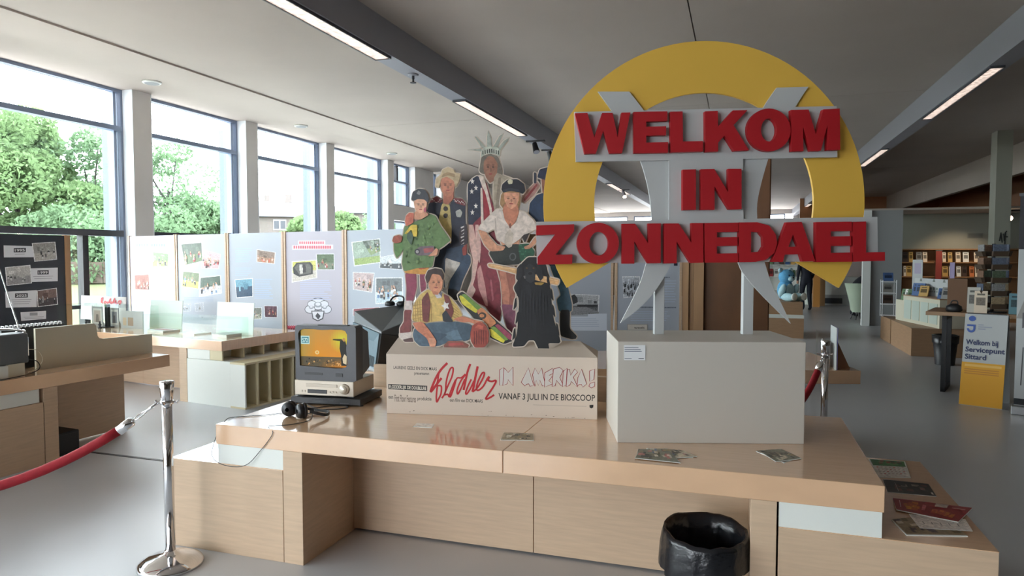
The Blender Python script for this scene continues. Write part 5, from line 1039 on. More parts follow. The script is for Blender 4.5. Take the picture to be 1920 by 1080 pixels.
# black panel near the windows
bp = thing('exhibition_panel', 'black panel with year cards and photos at the left picture edge', 'display panel', (-8.9, 6.3, 0), 90)
MB().box(-1.3, .905, 0, .02, .06, 1.93).build('board', mat('anthracite_board', (40, 44, 54), .6), bp); MB().box(.905, .985, -.01, .04, 0, 1.94).build('frame_post', WMID, bp); MB().box(-1.38, -1.3, -.01, .04, 0, 1.94).build('frame_post', WMID, bp)
b3 = lambda x, y: (x/4.5, 420+y/4.5); f = plane(bp); m = MB()
for pts, yr, yb, lines in ((((30, 180), (300, 188), (300, 280), (33, 282)), '1995', (116, 204, 218, 240), (255,)), (((250, 375), (487, 368), (487, 482), (252, 490)), '1999', (316, 392, 411, 427), (442, 460)), (((42, 572), (310, 558), (310, 700), (48, 706)), '2025', (126, 586, 234, 622), (638, 655, 672)), (((172, 745), (388, 732), (388, 800), (178, 818)), '', (250, 748, 316, 774), (784, 796))):
    m.pr([f(*b3(*p)) for p in pts], 0, (214, 216, 222)); x0, y0, x1, yy1 = yb
    m.pr([f(*b3(x0, y0)), f(*b3(x1, y0-2)), f(*b3(x1, yy1-2)), f(*b3(x0, yy1))], 0, (40, 42, 52) if yr else (150, 152, 160))
    if yr: lettering(m, yr, f(*b3(x0+9, yy1-7)), f(*b3(x1-9, yy1-9)), abs(f(0, 0)[1]-f(0, 22/4.5)[1]), 0, (226, 228, 232), .02)
    for i, y in enumerate(lines):
        hw_ = 85-10*i; cx_ = (x0+x1)/2
        if yr == '1995': hw_ = 42
        m.pr([f(*b3(cx_-hw_, y)), f(*b3(cx_+hw_, y-4)), f(*b3(cx_+hw_, y)), f(*b3(cx_-hw_, y+4))], 0, (150, 152, 160))
m.build('year_cards', PRINT, bp)
ph(bp, b3, ((268, 162), (466, 150), (482, 300), (290, 318)), (150, 148, 144), 'bw', 5, 23, (176, 172, 166)); ph(bp, b3, ((42, 365), (256, 345), (270, 500), (55, 522)), (190, 188, 186), 'bw', 5, 24, (150, 148, 150)); ph(bp, b3, ((310, 562), (478, 538), (490, 680), (318, 700)), (120, 96, 90), 'bw', 8, 25, (70, 62, 66))

# ================================================================== LEFT TABLES
t1 = thing('display_desk', 'birch desk at the left edge carrying the radio and the cream board', 'desk', (-5.1, 5.17, 0), 86)
MB().box(-3.3, 0, 0, 1.25, .61, .72).build('tabletop', BIRCHTOP, t1, bevel=.003); MB().box(-1.19, -1.08, .0, 1.2, 0, .61).build('leg', BIRCH, t1, bevel=.002)
MB().box(-1.08, -.13, .45, .48, .01, .61).build('back_panel', BIRCH, t1); a = MB().box(-3.28, -1.22, .01, 1.2, .503, .61).build('spacer_block', WHITE, t1); a['label'] = 'white laminate block under the desk top'
MB().box(-3.28, -1.195, .0, 1.2, 0, .5).build('side_bench', BIRCH, t1, bevel=.002); MB().box(-.16, -.13, .48, 1.2, .01, .61).build('leg', BIRCH, t1)
t = thing('black_box', 'black box on the floor under the left edge desk', 'box', (-5.38, 4.24, 0), 86); MB().box(-.1, .1, -.13, .13, .01, .2).build('case', BLACK, t, bevel=.01); MB().box(-.08, .08, -.134, -.13, .03, .18).build('grille', BLACKM, t)
cb = thing('display_board', 'cream board with a stepped top standing on the left edge desk', 'display board', (-5.42, 4.11, .72), 87)
P = plane(cb); q = [(0, 0)] + [P(*p) for p in ((57, 617), (176, 606), (180, 610), (183, 630), (186, 634), (194, 635), (285, 626))]; q.append((q[-1][0], 0)); q[1] = (0, q[1][1])
MB().prism(q, 0, .02).build('board', CREAM, cb, bevel=.002)
MB().hexa([(.3, .02, 0), (.33, .02, 0), (.33, .16, 0), (.3, .16, 0), (.3, .02, .22), (.33, .02, .22), (.33, .03, .22), (.3, .03, .22)]).build('foot_strut', CREAM, cb)
nb = thing('spiral_album', 'black album with white spiral teeth just behind the cream board', 'album', (-5.62, 3.98, .72), 87); MB().box(0, .52, 0, .03, 0, .345).build('cover', BLACK, nb); m = MB()
for k in range(15): m.tube([(.02+.034*k, .0, .34), (.02+.034*k, .0, .362), (.02+.034*k, .03, .362), (.02+.034*k, .03, .34)], .005, 5)
m.build('spiral', mat('white_wire', (226, 226, 230), .4), nb)
rb = thing('white_box', 'white box under the radio on the left edge desk', 'box', (-5.3, 3.6, .72), 87); MB().box(-.5, .17, -.03, .3, 0, .095).build('body', WHITE, rb, bevel=.002); MB().box(.175, .3, -.02, .3, 0, .1).build('side_block', CREAM, rb)
rd = thing('radio', 'grey portable radio with chrome handle and raised antenna at the left edge', 'radio', (-5.3, 3.62, .815), 87)
MB().box(-.5, .33, 0, .16, .0, .235).build('case', GT, rd, bevel=.012)
m = MB(); m.tube(smoothline([(-.5, .03, .275), (.0, .03, .285), (.25, .03, .262), (.325, .03, .24)], 6), .009, 8); m.tube(smoothline([(-.5, .12, .275), (.0, .12, .285), (.27, .12, .262), (.335, .12, .24)], 6), .007, 8); m.tube([(.31, .02, .235), (.35, .08, .245), (.33, .14, .235)], .012, 8); m.build('handle', CHROME, rd, True)
ant = MB(); ant.tube([(.3, .06, .24), (.3, .06, .26), (.155, .06, .785)], [.009, .006, .0035], 8); ant.build('antenna', CHROME, rd, True)
MB().box(.331, .345, .02, .14, .05, .2).build('end_trim', CHROME, rd, bevel=.004); MB().tube(smoothline([(.34, .08, .02), (.4, .02, .0), (.38, -.03, -.06), (.2, -.06, -.088), (-.3, -.09, -.0885)], 6), .004, 6).build('cable', BLACK, rd); MB().tube(smoothline([(.34, .05, .1), (.42, .03, .08), (.45, .02, .0), (.38, .0, -.06), (.3, -.03, -.07)], 6), .003, 6).build('cable', CREAM, rd)

t2 = thing('display_desk', 'birch desk with glass cases and pigeonholes in the middle distance left', 'desk', (-5.35, 6.15, 0), -8)
MB().box(-3.3, 0, 0, 1.25, .61, .72).build('tabletop', BIRCHTOP, t2, bevel=.003); MB().box(-.68, -.56, 0, 1.2, 0, .61).build('leg', BIRCH, t2, bevel=.002); MB().box(-3.2, -3.08, 0, 1.2, 0, .61).build('leg', BIRCH, t2, bevel=.002)
MB().box(-2.0, -.68, .5, .53, .01, .61).build('back_panel', BIRCH, t2); MB().box(-3.08, -2.004, .5, .53, .01, .61).build('back_panel', BIRCH, t2); a = MB().box(-.555, -.2, .01, 1.2, .503, .61).build('spacer_block', WHITE, t2); a['label'] = 'white laminate block under the desk top'
PG = mat('cream_pigeonhole', (206, 194, 160), .5)
for k in range(5): MB().box(-.2, -.01, .012+.294*k, .03+.294*k, .503, .61).build('divider', PG, t2)
t = thing('pigeonhole_bench', 'low white bench with open pigeonholes at the desk end beside the video stack', 'bench', (-5.35, 6.15, 0), -8)
a = MB().box(-.555, .12, .0, 1.25, 0, .5).build('body', WHITE, t, bevel=.002); MB().box(.12, .34, 0, 1.25, .478, .5).build('top', PG, t); MB().box(.12, .34, 0, 1.25, 0, .02).build('bottom', PG, t)
for k in range(8): MB().box(.12, .34, .0+(.177*k if k else 0), .018+.177*k, .02, .478).build('divider', PG, t) if k else MB().box(.12, .34, 0, .018, .02, .478).build('divider', WHITE, t)
def vitrine(label, loc, rot, a, b, h):
    t = thing('glass_case', label, 'glass case', loc, rot); g = .006
    for q in ((0, a, 0, g), (0, a, b-g, b)): MB().box(*q, 0, h-g).build('glass_pane', CASE, t)
    for q in ((0, g, g, b-g), (a-g, a, g, b-g)): MB().box(*q, 0, h-g).build('glass_pane', CASE, t)
    MB().box(0, a, 0, b, h-g, h).build('glass_lid', CASE, t); return t
Pt = plane(t2)
tp = lambda x, y: Matrix.Rotation(t2.rotation_euler.z, 3, 'Z') @ Vector((x, y, 0)) + Vector((t2.location.x, t2.location.y, .72))
xa, xb, xc, xd = Pt(107, 600, .12)[0], Pt(236, 600, .12)[0], Pt(271, 600, .25)[0], Pt(432, 600, .25)[0]
vitrine('tall glass case at the left end of the pigeonhole desk', tp(xa, .12), -8, xb-xa, .45, .30)
vitrine('wide low glass case in front of the two pale boards', tp(xc, .22), -8, xd-xc, .29, .22)
def card(label, px0, px1, pyt, yl, deco_=None, m_=SIGNW, tilt=.03, name='display_card', cat='display board'):
    x0, x1 = Pt(px0, pyt, yl)[0], Pt(px1, pyt, yl)[0]; h = Pt(px0, pyt, yl)[1]-.72; t = thing(name, label, cat, tp(x0, yl), -8); wd = x1-x0
    MB().hexa([(0, 0, 0), (wd, 0, 0), (wd, .006, 0), (0, .006, 0), (0, tilt, h), (wd, tilt, h), (wd, tilt+.006, h), (0, tilt+.006, h)]).build('board', m_, t)
    MB().hexa([(wd*.45, .01, 0), (wd*.55, .01, 0), (wd*.55, tilt+.1, 0), (wd*.45, tilt+.1, 0), (wd*.45, tilt, h*.6), (wd*.55, tilt, h*.6), (wd*.55, tilt+.012, h*.6), (wd*.45, tilt+.012, h*.6)]).build('strut', m_, t)
    if deco_: mm = MB(); deco_(mm, wd, h); mm.build('print', PRINT, t)
    return t
PALE = mat('pale_mint_card', (214, 226, 220), .5)
card('blank pale board standing on the pigeonhole desk, left of two', 279, 339, 562, .7, m_=PALE); card('blank pale board standing on the pigeonhole desk, right of two', 404, 473, 566, .55, m_=PALE)
def script(mm, wd, h):
    s = lambda u, v: (wd*u, h*v)
    for p in ([(.46, .72), (.47, .9), (.5, .92), (.48, .76), (.5, .7)], [(.52, .72), (.55, .8), (.57, .72), (.55, .7), (.52, .74)], [(.6, .8), (.58, .72), (.62, .74), (.67, .92), (.64, .72)], [(.69, .8), (.67, .72), (.71, .74), (.76, .94), (.73, .72)], [(.76, .76), (.79, .84), (.77, .72), (.81, .74)], [(.83, .72), (.85, .82), (.9, .82), (.86, .68)]):
        stroke(mm, [s(u, v) for u, v in smoothline(p, 4)], wd*.022, .0125, (186, 40, 48))
card('grey board with red script lettering behind the tall glass case', 150, 234, 554, 1.0, script, mat('grey_card', (190, 188, 186), .5), .02)
def pic(c):
    def d(mm, wd, h): mm.pr([(wd*.1, h*.12), (wd*.9, h*.12), (wd*.9, h*.9), (wd*.1, h*.9)], -.0, (226, 226, 220)); mm.pr([(wd*.2, h*.2), (wd*.8, h*.2), (wd*.8, h*.8), (wd*.2, h*.8)], -.0, c); mm.pr([(wd*.35, h*.2), (wd*.65, h*.2), (wd*.6, h*.6), (wd*.4, h*.6)], -.0, tuple(int(v*.7) for v in c))
    return d
card('small picture of a pale figure inside the tall glass case', 172, 192, 574, .45, pic((196, 184, 172)), tilt=.0); card('small grey picture at the right inside the tall glass case', 206, 222, 577, .48, pic((150, 154, 160)), tilt=.0); card('white card with two small portraits right of the tall glass case', 226, 268, 582, .45, lambda mm, wd, h: (mm.pr([(wd*.1, h*.15), (wd*.25, h*.15), (wd*.25, h*.6), (wd*.1, h*.6)], 0, (196, 176, 150)), mm.pr([(wd*.32, h*.15), (wd*.56, h*.15), (wd*.56, h*.62), (wd*.32, h*.62)], 0, (160, 140, 122))), tilt=.0)
t = thing('black_bar', 'upright black bar inside the tall glass case', 'object', tp(Pt(202, 600, .4)[0], .4), -8); MB().box(-.03, .03, -.02, .02, 0, .3).build('bar', BLACK, t, bevel=.004); MB().box(-.06, .06, -.05, .05, 0, .012).build('foot', BLACK, t)
for px, l, s_ in ((187, 'small dark figurine in the tall glass case, near its left picture', .09), (162, 'small grey figurine at the left end of the tall glass case', .07)):
    t = thing('figurine', l, 'figurine', tp(Pt(px, 600, .3)[0], .3), -8); MB().lathe([(.025, 0), (.025, .01), (.012, .02), (.02, s_*.5), (.008, s_*.75)], n=12).build('body', CHAR, t, True); MB().ell((0, 0, s_*.85), (.012, .012, .014)).build('head', CHAR, t, True)
def bookflat(label, px, yl, a, b, h, col, prn=None):
    t = thing('booklet', label, 'booklet', tp(Pt(px, 620, yl)[0], yl), -14); MB().box(0, a, 0, b, 0, h).build('pages', WHITE, t); MB().box(-.002, a+.002, -.002, b+.002, h, h+.004).build('cover', mat('cover_%d_%d_%d' % col, col, .5), t)
    if prn:
        mm = MB()
        for k in range(9): mm.face([(.03+k*a*.1, b*.25, h+.0045), (.03+k*a*.1+a*.07, b*.25, h+.0045), (.03+k*a*.1+a*.07, b*.7, h+.0045), (.03+k*a*.1, b*.7, h+.0045)], prn)
        mm.build('print', PAPER, t)
bookflat('flat booklet with red lettering inside the wide low glass case', 276, .3, .34, .22, .02, (214, 216, 216), (196, 96, 110)); bookflat('grey edged booklet lying at the right of the wide low glass case', 398, .28, .26, .2, .03, (176, 182, 178)); bookflat('thin white booklet lying in the middle of the wide low glass case', 336, .3, .3, .22, .012, (222, 224, 222))

# ================================================================== WOODEN CORE AND LIBRARY AT THE RIGHT
wc = bpy.data.objects.new('wall_core', None); COL.objects.link(wc); struct(wc); wc.location = (-.2, 10.5, 0)
MB(wc).box(-.70, .4, 10.06, 11.4, 0, 3.3).build('core_body', WDARK, wc)
for xa, xb, yy in ((-.745, -.66, 9.9), (-.655, -.60, 9.95), (-.595, -.46, 9.92)): MB(wc).box(xa, xb, yy, 10.06, 0, 3.3).build('upright', WMID, wc)
struct(MB().box(-.455, .385, 10.02, 10.055, .02, 3.2).build('door_1', WDARK))
TAN = mat('tan_veneer', (162, 128, 98), .5, var=.08, scale=5, stretch=(1, 1, 8))
t = thing('plinth', 'two-tier tan plinth under the blue teddy bear', 'plinth', (.95, 15.5, 0))
MB(t).box(.55, 1.25, 14.9, 16.1, 0, .40).build('lower_tier', TAN, t); MB(t).box(.55, 1.25, 14.9, 16.1, .40, .47).build('white_band', WHITE, t); MB(t).box(.57, 1.23, 14.95, 16.1, .47, .72).build('upper_tier', TAN, t)
# teddy bear
BL = mat('sky_blue_plush', (96, 164, 206), .9, var=.1, scale=40, bump=.4); BLP = mat('pale_blue_plush', (176, 208, 216), .9, var=.08, scale=40, bump=.4)
tb = thing('teddy_bear', 'big sky blue plush bear sitting on the tan plinth', 'plush toy', (.93, 15.5, .72), 38)
MB().ell((0, 0, .225), (.17, .15, .22), 20, 14).build('body', BL, tb, True); hd = MB().ell((0, -.03, .5), (.165, .15, .155), 20, 14).build('head', BL, tb, True)
for s in (-1, 1):
    MB().ell((s*.13, 0, .63), (.055, .03, .055)).build('ear', BLP, hd, True); MB().ell((s*.06, -.17, .53), (.014, .012, .016)).build('eye', BLACK, hd, True)
    MB().ell((s*.17, -.1, .22), (.06, .07, .15), rot=Matrix.Rotation(.5, 3, 'X')).build('arm', BLP, tb, True); l_ = MB().ell((s*.12, -.22, .085), (.08, .2, .085)).build('leg', BLP, tb, True); MB().ell((s*.12, -.40, .1), (.075, .03, .08)).build('paw_pad', WHITE, l_, True)
MB().ell((0, -.17, .46), (.075, .06, .055)).build('muzzle', BLP, hd, True); MB().ell((0, -.23, .485), (.022, .015, .016)).build('nose', BLACK, hd, True); MB().ell((0, -.14, .22), (.11, .03, .14)).build('belly_patch', BLP, tb, True)
# persons
def person_mat(name, cloth, skins):
    m = bpy.data.materials.new(name); m.use_nodes = True; nt = m.node_tree; b = nt.nodes['Principled BSDF']; b.inputs['Roughness'].default_value = .75
    tc = nt.nodes.new('ShaderNodeTexCoord'); prev = None
    for p, r_ in skins:
        d = nt.nodes.new('ShaderNodeVectorMath'); d.operation = 'DISTANCE'; d.inputs[1].default_value = p; nt.links.new(tc.outputs['Object'], d.inputs[0])
        l = nt.nodes.new('ShaderNodeMath'); l.operation = 'LESS_THAN'; l.inputs[1].default_value = r_; nt.links.new(d.outputs['Value'], l.inputs[0])
        if prev is None: prev = l
        else:
            a = nt.nodes.new('ShaderNodeMath'); a.operation = 'MAXIMUM'; nt.links.new(prev.outputs[0], a.inputs[0]); nt.links.new(l.outputs[0], a.inputs[1]); prev = a
    x = nt.nodes.new('ShaderNodeMix'); x.data_type = 'RGBA'; x.inputs[6].default_value = (*lin(cloth), 1); x.inputs[7].default_value = (*lin((206, 158, 132)), 1)
    nt.links.new(prev.outputs[0], x.inputs[0]); nt.links.new(x.outputs[2], b.inputs['Base Color']); return m
def person(label, loc, rot, J, cloth, hair, faced):
    """J: joint name -> (x, y, z, radius); one continuous skinned body"""
    t = thing('person', label, 'person', loc, rot); N = list(J); vs = [J[k][:3] for k in N]
    ch = [('pelvis', 'waist'), ('waist', 'chest'), ('chest', 'neck'), ('neck', 'chin'), ('chin', 'crown')]
    for s in 'lr': ch += [('chest', 'sho_'+s), ('sho_'+s, 'elb_'+s), ('elb_'+s, 'wri_'+s), ('wri_'+s, 'han_'+s), ('pelvis', 'hip_'+s), ('hip_'+s, 'kne_'+s), ('kne_'+s, 'ank_'+s), ('ank_'+s, 'toe_'+s)]
    for s in 'lr':                       # five fingers on each hand
        w_, h_ = Vector(J['wri_'+s][:3]), Vector(J['han_'+s][:3]); d = (h_-w_).normalized(); u = d.orthogonal().normalized()
        for i, (o, L) in enumerate(((-.028, .07), (-.01, .085), (.01, .08), (.028, .062), (-.05, .03))):
            k = 'f%d_%s' % (i, s); p = h_+u*o+d*L; vs.append(tuple(p)); N.append(k); ch.append(('han_'+s, k)); J[k] = (*p, .009)
    me = bpy.data.meshes.new('body'); me.from_pydata(vs, [(N.index(a), N.index(b)) for a, b in ch], []); o = bpy.data.objects.new('body', me); COL.objects.link(o); o.parent = t
    md = o.modifiers.new('skin', 'SKIN'); md.use_smooth_shade = True
    for i, k in enumerate(N): r_ = J[k][3]; me.skin_vertices[0].data[i].radius = (r_, r_)
    me.skin_vertices[0].data[0].use_root = True; o.modifiers.new('smooth', 'SUBSURF').render_levels = 2
    cr, cn = Vector(J['crown'][:3]), Vector(J['chin'][:3]); me.materials.append(person_mat(label[:12], cloth, [(tuple((cr+cn)/2), .15)]+[(J['han_'+s][:3], .085) for s in 'lr']))
    ax = (cr-cn).normalized(); fd = Vector(faced).normalized(); sd = ax.cross(fd); c = (cr+cn)/2; Rm = Matrix((sd, fd, ax)).transposed()
    MB().ell(c+ax*.03-fd*.025, (.093, .1, .115), rot=Rm).build('hair', mat('hair_%d' % hair[0], hair, .6), t, True)
    for s in (-1, 1): MB().ell(c+sd*s*.032+fd*.088, (.012, .008, .008), 8, 6, rot=Rm).build('eye', BLACK, t, True); MB().ell(c+sd*s*.088-ax*.01, (.012, .025, .035), 8, 6, rot=Rm).build('ear', mat('skin_tone', (206, 158, 132), .6), t, True)
    MB().ell(c+fd*.1-ax*.025, (.014, .022, .025), 8, 6, rot=Rm).build('nose', mat('skin_tone', (206, 158, 132), .6), t, True); MB().ell(c+fd*.088-ax*.065, (.028, .01, .008), 8, 6, rot=Rm).build('mouth', mat('lip_tone', (150, 84, 78), .6), t, True)
    return t
person('person in dark navy clothes walking away, seen below the yellow ring', (1.93, 22.4, 0), 10, {
    'pelvis': (0, 0, .94, .15), 'waist': (0, .02, 1.12, .13), 'chest': (0, .03, 1.36, .16), 'neck': (0, .05, 1.5, .06), 'chin': (0, .07, 1.58, .08), 'crown': (0, .08, 1.72, .09),
    'sho_l': (-.19, .03, 1.42, .065), 'elb_l': (-.25, -.06, 1.15, .048), 'wri_l': (-.24, .06, .92, .034), 'han_l': (-.23, .09, .85, .036), 'sho_r': (.19, .03, 1.42, .065), 'elb_r': (.24, .1, 1.15, .048), 'wri_r': (.22, .26, .98, .034), 'han_r': (.21, .3, .93, .036),
    'hip_l': (-.09, 0, .88, .11), 'kne_l': (-.1, .12, .5, .068), 'ank_l': (-.1, -.1, .14, .045), 'toe_l': (-.1, .02, .05, .04), 'hip_r': (.09, 0, .88, .11), 'kne_r': (.11, .1, .48, .068), 'ank_r': (.13, .02, .09, .045), 'toe_r': (.13, .17, .04, .04)}, (30, 32, 44), (70, 52, 40), (0, 1, 0))
person('person in a dark jersey bending forward over the pale armchair', (3.1, 20.75, 0), 95, {
    'pelvis': (0, .1, .88, .15), 'waist': (0, -.1, 1.05, .14), 'chest': (0, -.34, 1.14, .16), 'neck': (0, -.5, 1.12, .06), 'chin': (0, -.57, 1.06, .08), 'crown': (0, -.69, .99, .09),
    'sho_l': (-.18, -.38, 1.12, .065), 'elb_l': (-.22, -.46, .84, .048), 'wri_l': (-.18, -.58, .6, .034), 'han_l': (-.17, -.63, .56, .036), 'sho_r': (.18, -.38, 1.12, .065), 'elb_r': (.22, -.46, .84, .048), 'wri_r': (.18, -.6, .62, .034), 'han_r': (.17, -.65, .58, .036),
    'hip_l': (-.09, .1, .82, .11), 'kne_l': (-.1, .05, .46, .068), 'ank_l': (-.1, .16, .08, .045), 'toe_l': (-.1, .02, .04, .04), 'hip_r': (.09, .1, .82, .11), 'kne_r': (.1, .05, .46, .068), 'ank_r': (.1, .16, .08, .045), 'toe_r': (.1, .02, .04, .04)}, (30, 28, 36), (150, 140, 128), (0, -.6, -.8))
ac = thing('armchair', 'pale green tub armchair with thin legs left of the grey column', 'armchair', (2.96, 19.8, 0), 20)
SAGE = mat('sage_upholstery', (170, 182, 160), .8); n = 18; m = MB(); rg = []
for (rx, ry, z, c0) in ((.17, .17, .2, 0), (.24, .23, .45, 0), (.38, .33, .95, .0), (.35, .30, .95, 0), (.22, .21, .5, 0)): rg.append(m.av([(rx*math.cos(PI*k/n+PI), ry*math.sin(PI*k/n+PI)+(0), z) for k in range(n+1)]))
for a, b in zip(rg, rg[1:]):
    for k in range(n): m.f.append((a+k, a+k+1, b+k+1, b+k)); m.c.append(None)
m.build('back_shell', SAGE, ac, True); MB().lathe([(.15, .2), (.19, .26), (.21, .42), (.18, .46), (.01, .465)], n=24).build('seat', SAGE, ac, True)
for a in range(4): MB().tube([(.12*math.cos(a*PI/2+.8), .12*math.sin(a*PI/2+.8), .2), (.19*math.cos(a*PI/2+.8), .19*math.sin(a*PI/2+.8), 0)], [.018, .01], 8).build('leg', BLACKM, ac)
t = thing('white_bench', 'low white cabinet bench behind the walking person', 'bench', (2.9, 25.6, 0)); MB(t).box(2.55, 4.6, 25.4, 26.0, .35, .95).build('body', WHITE, t); MB(t).box(2.3, 4.6, 25.35, 26.0, 0, .35).build('base', mat('pale_grey_base', (176, 178, 176), .5), t); MB(t).box(2.7, 3.3, 25.34, 25.35, .06, .24).build('painted_recess', DARKF, t)  # flat dark plate on the base stands in for a recess's shade
t = thing('wood_pillar', 'wood slab coloured as if lit orange, standing right of the walking person', 'pillar', (2.42, 24.5, 0)); MB(t).box(2.3, 2.5, 24.3, 24.6, 0, 2.1).build('slab', mat('orange_lit_wood', (196, 136, 70), .4), t); MB(t).box(2.56, 2.72, 24.9, 25.1, 0, 2.1).build('slab', WMID, t)  # orange cast of warm light put into the first slab's wood colour
def bookcase(label, loc, rot, wd, h, shelves, frame, seed, blab, group, dp=.3, face=False, gap=.0):
    R = random.Random(seed); t = thing('bookcase', label, 'bookcase', loc, rot)
    for x in (0, wd-.03): MB().box(x, x+.03, 0, dp, 0, h).build('side', frame, t)
    MB().box(.03, wd-.03, dp-.02, dp, 0, h).build('back', frame, t); MB().box(0, wd, 0, dp, h, h+.03).build('top', frame, t)
    Rm = Matrix.Rotation(math.radians(rot), 3, 'Z')
    for z in shelves: MB().box(.03, wd-.03, 0, dp-.02, z-.03, z).build('shelf', frame, t)
    return t, Rm
BKC = {'cream': (226, 208, 186), 'dark brown': (70, 52, 44), 'pale pink': (222, 190, 176), 'red': (160, 46, 46), 'blue': (70, 100, 150), 'green': (90, 120, 80), 'white': (230, 228, 222), 'ochre': (196, 156, 86), 'grey': (140, 138, 134), 'orange': (206, 120, 70)}
def book(label, loc, rot, a, h, th, col, lean=0.0, group=None, band=None):
    t = thing('book', label, 'book', loc, rot, group); c = BKC[col]
    MB().hexa([(0, 0, 0), (a, 0, 0), (a, th, 0), (0, th, 0), (0, lean, h), (a, lean, h), (a, lean+th, h), (0, lean+th, h)]).build('cover', mat('book_'+col.replace(' ', '_'), c, .5), t)
    mm = MB(); mm.k = 4; b = band or tuple(int(v*.55) for v in c); f = lambda u, v: (a*u, h*v)
    y = lambda v: lean*v
    mm.face([(a*.15, lean*.35-.002, h*.35), (a*.85, lean*.35-.002, h*.35), (a*.85, lean*.7-.002, h*.7), (a*.15, lean*.7-.002, h*.7)], b); mm.face([(a*.2, lean*.8-.002, h*.8), (a*.8, lean*.8-.002, h*.8), (a*.8, lean*.88-.002, h*.88), (a*.2, lean*.88-.002, h*.88)], b); mm.build('cover_print', PAPER, t); return t
# display wall with books at the right
SHW = mat('shelf_wood_brown', (150, 110, 74), .5)
sh, Rm = bookcase('long wooden display shelf under the grey wall at the far right', (3.68, 19.75, 0), 0, 3.75, 1.80, (.75, 1.14, 1.5), SHW, 1, '', '', .36)
c7 = lambda x, y: (1640+x/6.75, 440+y/6.75)
def shelfbook(i, row, x0, x1, col, lab, y0=None, y1_=None):
    zb = (1.5, 1.14)[row]; yy = 19.78; a = onY(*c7(x0, 300 if row == 0 else 460), yy); b = onY(*c7(x1, 300 if row == 0 else 460), yy); h = .25 if row == 0 else .26
    book(lab, (a.x, yy, zb), 0, max(.05, b.x-a.x), h, .015, col, .05)
for i, (x0, x1, c_, n_) in enumerate(((205, 285, 'pale pink', 'first'), (292, 345, 'cream', 'second'), (350, 430, 'dark brown', 'third'), (436, 488, 'ochre', 'fourth'), (530, 600, 'grey', 'fifth'), (612, 668, 'cream', 'sixth'), (862, 905, 'cream', 'seventh'), (930, 985, 'ochre', 'eighth'), (1030, 1090, 'cream', 'ninth'), (1120, 1195, 'white', 'tenth'), (1262, 1322, 'cream', 'eleventh'))):
    shelfbook(i, 0, x0, x1, c_, '%s book, %s from the left on the top row of the display shelf' % (c_, n_))
for i, (x0, x1, c_, n_) in enumerate(((195, 262, 'orange', 'first'), (280, 358, 'dark brown', 'second'), (370, 400, 'cream', 'third'), (405, 472, 'ochre', 'fourth'), (860, 930, 'ochre', 'fifth'), (945, 1000, 'cream', 'sixth'), (1040, 1095, 'white', 'seventh'), (1110, 1170, 'dark brown', 'eighth'), (1205, 1262, 'orange', 'ninth'), (1275, 1320, 'cream', 'tenth'))):
    shelfbook(i, 1, x0, x1, c_, '%s book, %s from the left on the second row of the display shelf' % (c_, n_))
a, b = onY(*c7(775, 300), 19.7), onY(*c7(852, 300), 19.7); t = thing('red_banner', 'narrow red banner hanging down the display shelf', 'banner', (a.x, 19.7, .9)); MB().box(0, b.x-a.x, 0, .01, 0, .88).build('cloth', mat('brick_red_cloth', (150, 62, 54), .7), t); MB().tube([(-.01, .005, .88), (b.x-a.x+.01, .005, .88)], .01, 8).build('rod', BLACKM, t)
v_ = thing('air_vent', 'grey air grille on the wall above the display shelf', 'vent', (5.45, 20.13, 2.1)); MB().box(0, .34, 0, .015, 0, .12).build('frame', mat('vent_grey', (128, 128, 120), .6), v_)
for k in range(5): MB().box(.02, .32, -.006, 0, .015+.02*k, .025+.02*k).build('slat', mat('vent_dark', (100, 100, 94), .6), v_)
m = MB(); f = lambda x, y: (onY(x, y, 17.89).x, onY(x, y, 17.89).z)
for k, pts in enumerate((((1874, 452), (1877, 436)), ((1879, 455), (1877, 440), (1882, 438), (1883, 452)), ((1884, 458), (1885, 436), (1888, 433)), ((1886, 444), (1890, 444)))): stroke(m, [f(*p) for p in pts], .025, 17.89, (44, 46, 44))
o = m.build('wall_lettering', PRINT); struct(o)
# bookcase and books behind the teddy
bc, _ = bookcase('white bookcase of books behind the blue plush bear', (.75, 25.2, 0), 0, 1.5, 1.75, (.5, .95, 1.36), WHITE, 3, '', '')
R = random.Random(44); cols = list(BKC); pos = ('first', 'second', 'third', 'fourth', 'fifth', 'sixth', 'seventh', 'eighth')
for r_, z in enumerate((.95, 1.36)):
    for k in range(8):
        c_ = cols[(k*3+r_*2) % len(cols)]; book('%s book, %s from the left on the %s shelf behind the plush bear' % (c_, pos[k], ('lower', 'upper')[r_]), (.8+.175*k, 25.26, z), 0, .14, R.uniform(.22, .3), .02, c_, .03)
# benches and step box
for y0, y1_, l in ((12.85, 14.45, 'nearer of two low tan benches before the display shelf'), (14.53, 15.45, 'farther of two low tan benches, under the wire rack')):
    t = thing('low_bench', l, 'bench', (3.1, (y0+y1_)/2, 0)); MB(t).box(2.72, 3.55, y0, y1_, 0, .45).build('body', TAN, t, bevel=.004); MB(t).box(2.715, 3.56, y0-.005, y1_+.005, .45, .462).build('top', TAN, t)
A_s, B_s = Vector((2.81, 14.55)), Vector((3.12, 12.86)); rot_s = math.degrees(math.atan2(B_s.y-A_s.y, B_s.x-A_s.x)); Ls = (B_s-A_s).length
sb = thing('step_box', 'pale box with frosted side standing on the nearer tan bench', 'display box', (A_s.x, A_s.y, .462), rot_s)
MB().box(.32, Ls, 0, .42, 0, .47).build('body', CREAM, sb, bevel=.004); MB().box(0, .32, 0, .42, 0, .38).build('body', CREAM, sb, bevel=.004); sb_top = MB().box(.315, Ls+.01, -.01, .43, .47, .485).build('top', TAN, sb)
for k in range(4): MB().box(.38+.33*k, .66+.33*k, -.008, 0, .06, .40).build('frosted_pane', mat('frosted_pane', (190, 200, 190), .3), sb)
